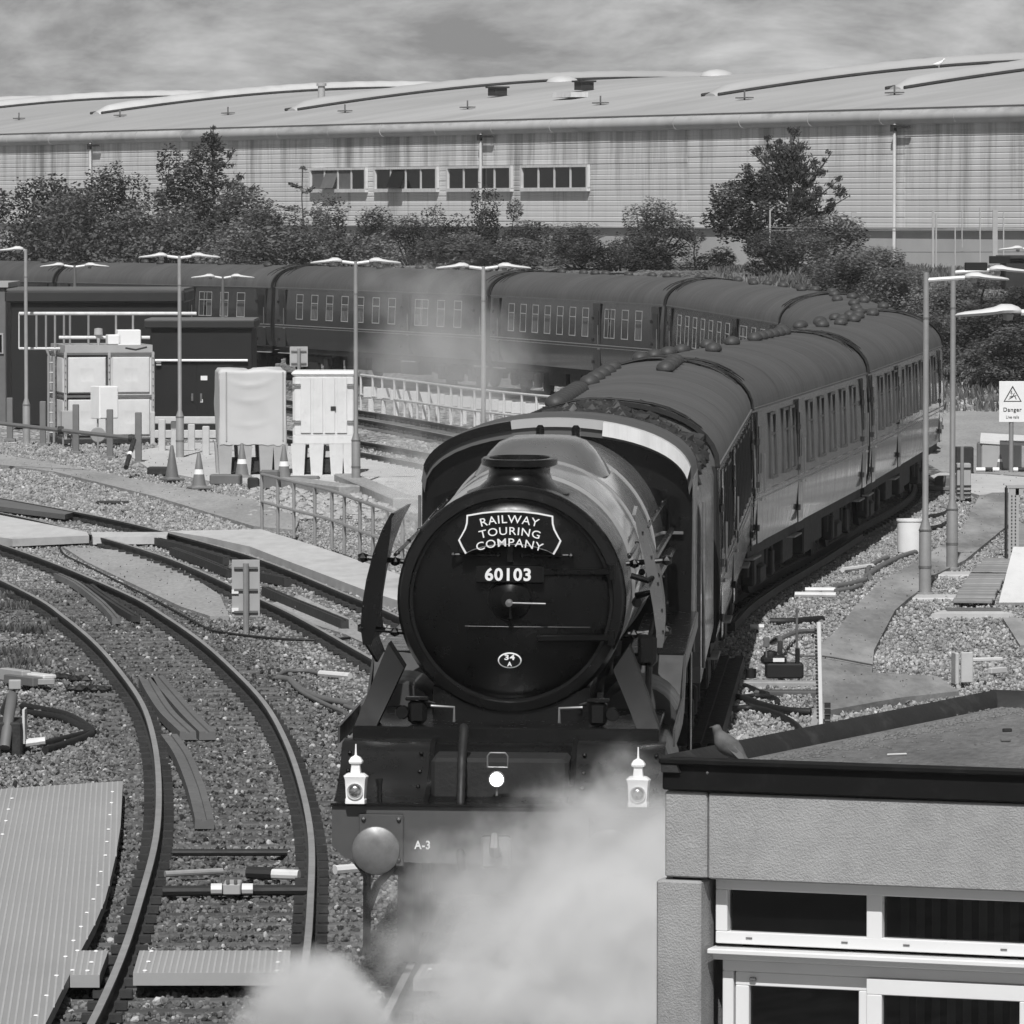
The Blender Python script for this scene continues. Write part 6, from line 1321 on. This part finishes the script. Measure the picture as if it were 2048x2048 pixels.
tf = frame_rect(fx0, 3.9, TZ0, TZ1, .065, .24, .09, 'top_window')
GL = [(.335,1.10),(1.185,2.0),(2.08,2.9),(2.98,3.83)]
for x0, x1 in GL: bp(MB().box(((x0+x1)/2,.25,(TZ0+TZ1)/2),(x1-x0,.012,TZ1-TZ0-.13)), 'pane', 'glass' if x0 < 1 else 'glasst', 0, tf)
for x in (1.142,2.04,2.94): bp(MB().bbox((x,.238,(TZ0+TZ1)/2),(.085,.085,TZ1-TZ0-.12),.004), 'mullion', 'upvc', 20, tf)
for x in (.45,.98,1.32,1.85): bp(MB().box((x,.192,TZ0+.035),(.035,.004,.008)), 'drain_slot', 'midg', 0, tf)
bp(MB().bbox((2.08,.19,TZ0-.035),(3.68,.16,.03),.006).bbox((2.08,.22,TZ0-.065),(3.66,.1,.04),.006), 'transom_sill', 'upvc')
LZ1 = TZ0-.09
lf = frame_rect(fx0+.03, 3.9, LZ1-2.0, LZ1, .06, .27, .09, 'lower_window')
sashes = ((.36,1.12,.27,.075),(1.10,2.02,.225,.085),(2.0,2.9,.27,.075))
for x0, x1, y, w_ in sashes:
    z1, z0 = LZ1-.062, LZ1-1.9
    b = MB().bbox(((x0+x1)/2,y,z1-w_/2),(x1-x0,.06,w_),.004).bbox((x0+w_/2,y,(z0+z1-w_)/2),(w_,.06,z1-w_-z0),.004).bbox((x1-w_/2,y,(z0+z1-w_)/2),(w_,.06,z1-w_-z0),.004); sh = bp(b, 'sash', 'upvc', 20, lf)
    bp(MB().box(((x0+x1)/2,y+.01,(z0+z1)/2),(x1-x0-2*w_+.01,.01,z1-z0-2*w_)), 'pane', 'glasst', 0, lf)
bp(MB().bbox((.46,.235,LZ1-.1),(.035,.03,.02),.004), 'vent_catch', 'dull', 20, lf)
bl_ = MB().box((0,0,0),(.045,.008,2.0)).mesh('blind_slat', M['curtain'], 0)
for k in range(24):
    x = 1.22 + k*.086; link('blind_slat', bl_, lb, (x, .52, 1.55), R(random.uniform(18,34)))
for u, v in ((1836,1480),(1912,1487),(1990,1512),(2040,1540)): 
    pass
random.seed(4)
mo = MB()                                     # moss and grit gathered along the upstand
for k in range(3200):
    y = random.uniform(.05,4.35); x = .17 + abs(random.gauss(0,.10)) + .25*max(0,noise.noise((y*2.0,0,0)))
    if random.random() < .3: y = 4.4 - abs(random.gauss(0,.25)); x = random.uniform(.1,4.5)
    if random.random() < .12: y = random.uniform(.1,4.3); x = random.uniform(.2,4)
    mo.ico((x+(.131*y if x < 1.2 else .2),y,ZR-.058), random.uniform(.004,.012), (1.2,1.3,.8), .4)
mo.obj('moss', M['post'], lb, 0, kind='stuff')
for lab, m_, x, y, d_ in (('twig','midg',1.3,2.3,(.06,.02,.015)),('stick','grubby',.95,1.3,(.12,.012,.01)),('chip','bitumen',1.15,2.9,(.05,.03,.02)),('chip','sand',2.1,.6,(.05,.03,.02))):
    simple('roof_litter', {'midg':'small dark twig lying on the flat roof','grubby':'thin pale stick lying on the flat roof','bitumen':'tiny dark chip on the flat roof farther back','sand':'tiny pale chip near the roof front edge'}[m_], 'litter', MB().bbox((0,0,0),d_,.003), m_, lb.matrix_basis @ Vector((x,y,ZR-.05)) if False else A + fd*x + Vector((-fd.y,fd.x,0))*y + Vector((0,0,ZR-.05)), .4)
# pigeon at the roof corner: one continuous body, breast to the left
pg = MB(); rings = []
for (x, z, rx_, rz2) in ((.105,-.015,.006,.010),(.075,.02,.02,.016),(.045,.05,.034,.03),(.01,.078,.043,.042),(-.022,.105,.043,.042),(-.048,.135,.033,.034),(-.06,.158,.022,.024),(-.064,.178,.021,.022),(-.070,.195,.021,.02),(-.080,.205,.014,.013),(-.092,.203,.005,.005),(-.106,.199,.0025,.003)):
    t_ = .9 if z < .15 else .5
    rings.append([(x + math.sin(a)*rz2*.95, math.cos(a)*rx_*1.2, z*.9 + math.sin(a)*rz2*.9) for a in [2*math.pi*i/14 for i in range(14)]])
pg.loft(rings)
q = P(1455, 1530, 30.75)
pgo = simple('pigeon', 'grey pigeon perched at the corner of the black edged flat roof', 'bird', pg, 'bird', None, 0, 70)
pgo.location = A + fd*.31 + Vector((-fd.y,fd.x,0))*.28 + Vector((0,0,ZR-.06+.045)); pgo.rotation_euler = (0, 0, bz+R(12))
for y in (-.015,.015): MB().tube([(0,y,-.045),(.002,y,.05)], .004, 5).tube([(-.015,y,-.044),(.01,y,-.044)], .004, 5).obj('leg', M['midg'], pgo)
for s in (-1,1): MB().loft([[(.09,s*.02,.0),(.05,s*.036,.02),(.0,s*.046,.07),(-.01,s*.045,.095),(.03,s*.04,.085),(.075,s*.028,.04)],[(.09,s*.026,.0),(.05,s*.042,.02),(.0,s*.052,.07),(-.01,s*.050,.095),(.03,s*.046,.085),(.075,s*.034,.04)]]).obj('wing', M['post'], pgo, 30)
# fence of posts and wires at the foot of the warehouse
ft = thing('yard_fence', 'tall post and wire fence along the foot of the warehouse wall', 'fence', (20,225,bank(20,225)))
fo = Vector(ft.location)
for u, v0, v1, r in ((1540,420,470,.06),(1708,424,500,.2),(1866,420,540,.09),(1872,428,540,.06),(1910,455,540,.05),(1924,420,470,.04),(1990,420,500,.2),(2007,425,500,.05),(1960,415,500,.05)):
    Yf = 228; a, b2 = P(u,v0,Yf)-fo, P(u,v1+25,Yf)-fo; MB().box(((a.x+b2.x)/2,a.y,(a.z+b2.z)/2),(r,.12,abs(a.z-b2.z))).obj('fence_post', M['lightg'], ft, 0)
for v in (455,461,503): MB().tube([P(1540,v,228.2)-fo, P(1866,v+1,228.2)-fo, P(2200,v,228.2)-fo], .02, 5).obj('wire', M['midg'], ft)
a, b2 = P(2016,555,214), P(2120,590,214); simple('dark_shed', 'dark low shed roof among the slope bushes at the edge', 'shed', MB().bbox((1.0,1.2,.55),(2.2,2.4,1.3),.03).bbox((1.0,1.2,1.25),(2.5,2.7,.12),.02), 'bitumen', (a.x,214,bank(19,214)), 0)

# ------------------------------------------------------------------ steam and smoke
def steam(name, c, size, dens, seed, scale=1.6, soft=.35, lo=.42, hi=.72, rag=1.6, stretch=(1,1,1), tone=.93, aniso=.0, gz=0.0):
    m = bpy.data.materials.new(name); m.use_nodes = True; n, l = m.node_tree.nodes, m.node_tree.links; n.remove(n['Principled BSDF']); out = n['Material Output']
    pv = n.new('ShaderNodeVolumePrincipled'); pv.inputs['Color'].default_value = (tone,)*3 + (1,); pv.inputs['Anisotropy'].default_value = aniso; l.new(pv.outputs[0], out.inputs['Volume'])
    t = n.new('ShaderNodeTexCoord'); mp = n.new('ShaderNodeMapping'); mp.inputs['Location'].default_value = (seed*3.1, seed*1.7, seed*2.3); mp.inputs['Scale'].default_value = stretch; l.new(t.outputs['Object'], mp.inputs[0])
    x = n.new('ShaderNodeTexNoise'); x.inputs['Scale'].default_value = scale; x.inputs['Detail'].default_value = 4; x.inputs['Roughness'].default_value = .55; l.new(mp.outputs[0], x.inputs['Vector'])
    # distance from the middle of the puff, 0 at the centre and 1 at its skin
    m2 = n.new('ShaderNodeMapping'); m2.inputs['Scale'].default_value = (2/size[0], 2/size[1], 2/size[2]); l.new(t.outputs['Object'], m2.inputs[0])
    ln = n.new('ShaderNodeVectorMath'); ln.operation = 'LENGTH'; l.new(m2.outputs[0], ln.inputs[0])
    fall = n.new('ShaderNodeMapRange'); fall.interpolation_type = 'SMOOTHSTEP'; fall.inputs['From Min'].default_value = 1.0; fall.inputs['From Max'].default_value = 1.0 - soft*2; l.new(ln.outputs['Value'], fall.inputs['Value'])
    x2 = n.new('ShaderNodeTexNoise'); x2.inputs['Scale'].default_value = scale*3.2; x2.inputs['Detail'].default_value = 3; l.new(mp.outputs[0], x2.inputs['Vector'])
    def mth(op, p, q):
        z = n.new('ShaderNodeMath'); z.operation = op
        for i_, v_ in enumerate((p, q)):
            if isinstance(v_, (int, float)): z.inputs[i_].default_value = v_
            else: l.new(v_, z.inputs[i_])
        return z.outputs[0]
    no = mth('ADD', mth('MULTIPLY', mth('SUBTRACT', x.outputs['Fac'], .5), rag), mth('MULTIPLY', mth('SUBTRACT', x2.outputs['Fac'], .5), rag*.45))
    ad = n.new('ShaderNodeMapRange'); ad.interpolation_type = 'SMOOTHSTEP'; ad.inputs['From Min'].default_value = lo; ad.inputs['From Max'].default_value = hi; l.new(mth('ADD', fall.outputs[0], no), ad.inputs['Value'])
    ad = mth('MULTIPLY', ad.outputs[0], mth('MINIMUM', mth('MULTIPLY', fall.outputs[0], 6.0), 1.0))
    k = n.new('ShaderNodeMath'); k.operation = 'MULTIPLY'; k.inputs[1].default_value = dens; l.new(ad, k.inputs[0]); l.new(k.outputs[0], pv.inputs['Density'])
    me = MB().lathe([(0,-.5)] + [(.5*math.sin(math.pi*i/12), -.5*math.cos(math.pi*i/12)) for i in range(1,12)] + [(0,.5)], (0,0,0),(0,0,1),20)
    me.v = [(a*size[0], b*size[1], c_*size[2]) for a, b, c_ in me.v]
    o = me.obj(name, m, None, 80, c, kind='stuff'); return o
ST = [(('steam', (1.0, 42.2, -.05), (3.9,3.2,3.8), 7.5, 1, 1.3), dict(lo=.15, hi=.95, rag=1.5)),
      (('steam', (.1, 43.7, .4), (3.7,1.7,3.0), 2.1, 2, 1.7), dict(lo=.2, hi=1.15, rag=1.9)),
      (('steam', (.85, 43.95, 1.0), (2.3,1.6,2.2), 2.5, 3, 1.7), dict(lo=.2, hi=1.05, rag=1.9)),
      (('steam', (-1.46, 42.0, .06), (1.75,1.6,1.9), 9.0, 4, 1.3), dict(lo=.36, hi=1.15, rag=1.35)),
      (('steam', (-.55, 42.3, -.1), (2.1,1.4,1.5), 2.0, 9, 1.7), dict(lo=.3, hi=1.1, rag=2.0)),
      (('smoke', (-1.5, 112, 3.2), (5.6,5,5.6), .34, 5, .6), dict(lo=.28, hi=1.1, rag=2.4, tone=.85)),
      (('smoke', (-.9, 92, 1.5), (3.8,5,2.8), .5, 6, .9), dict(lo=.3, hi=1.0, rag=2.4)),
      (('smoke', (-.3, 76, 2.3), (2.2,5,1.4), .45, 7, 1.2), dict(lo=.3, hi=1.0, rag=2.2))]
for s_, k_ in ST: steam(*s_, **k_)

# ------------------------------------------------------------------ air: one closed box of thin haze round the whole scene
hz = bpy.data.materials.new('haze_air'); hz.use_nodes = True; hn, hl = hz.node_tree.nodes, hz.node_tree.links; hn.remove(hn['Principled BSDF'])
hv = hn.new('ShaderNodeVolumePrincipled'); hv.inputs['Color'].default_value = (.92,.92,.92,1); hv.inputs['Density'].default_value = .00013; hl.new(hv.outputs[0], hn['Material Output'].inputs['Volume'])
MB().box((0, 1510, 8), (3020, 3180, 18.6)).obj('haze', hz, None, 0, kind='stuff')
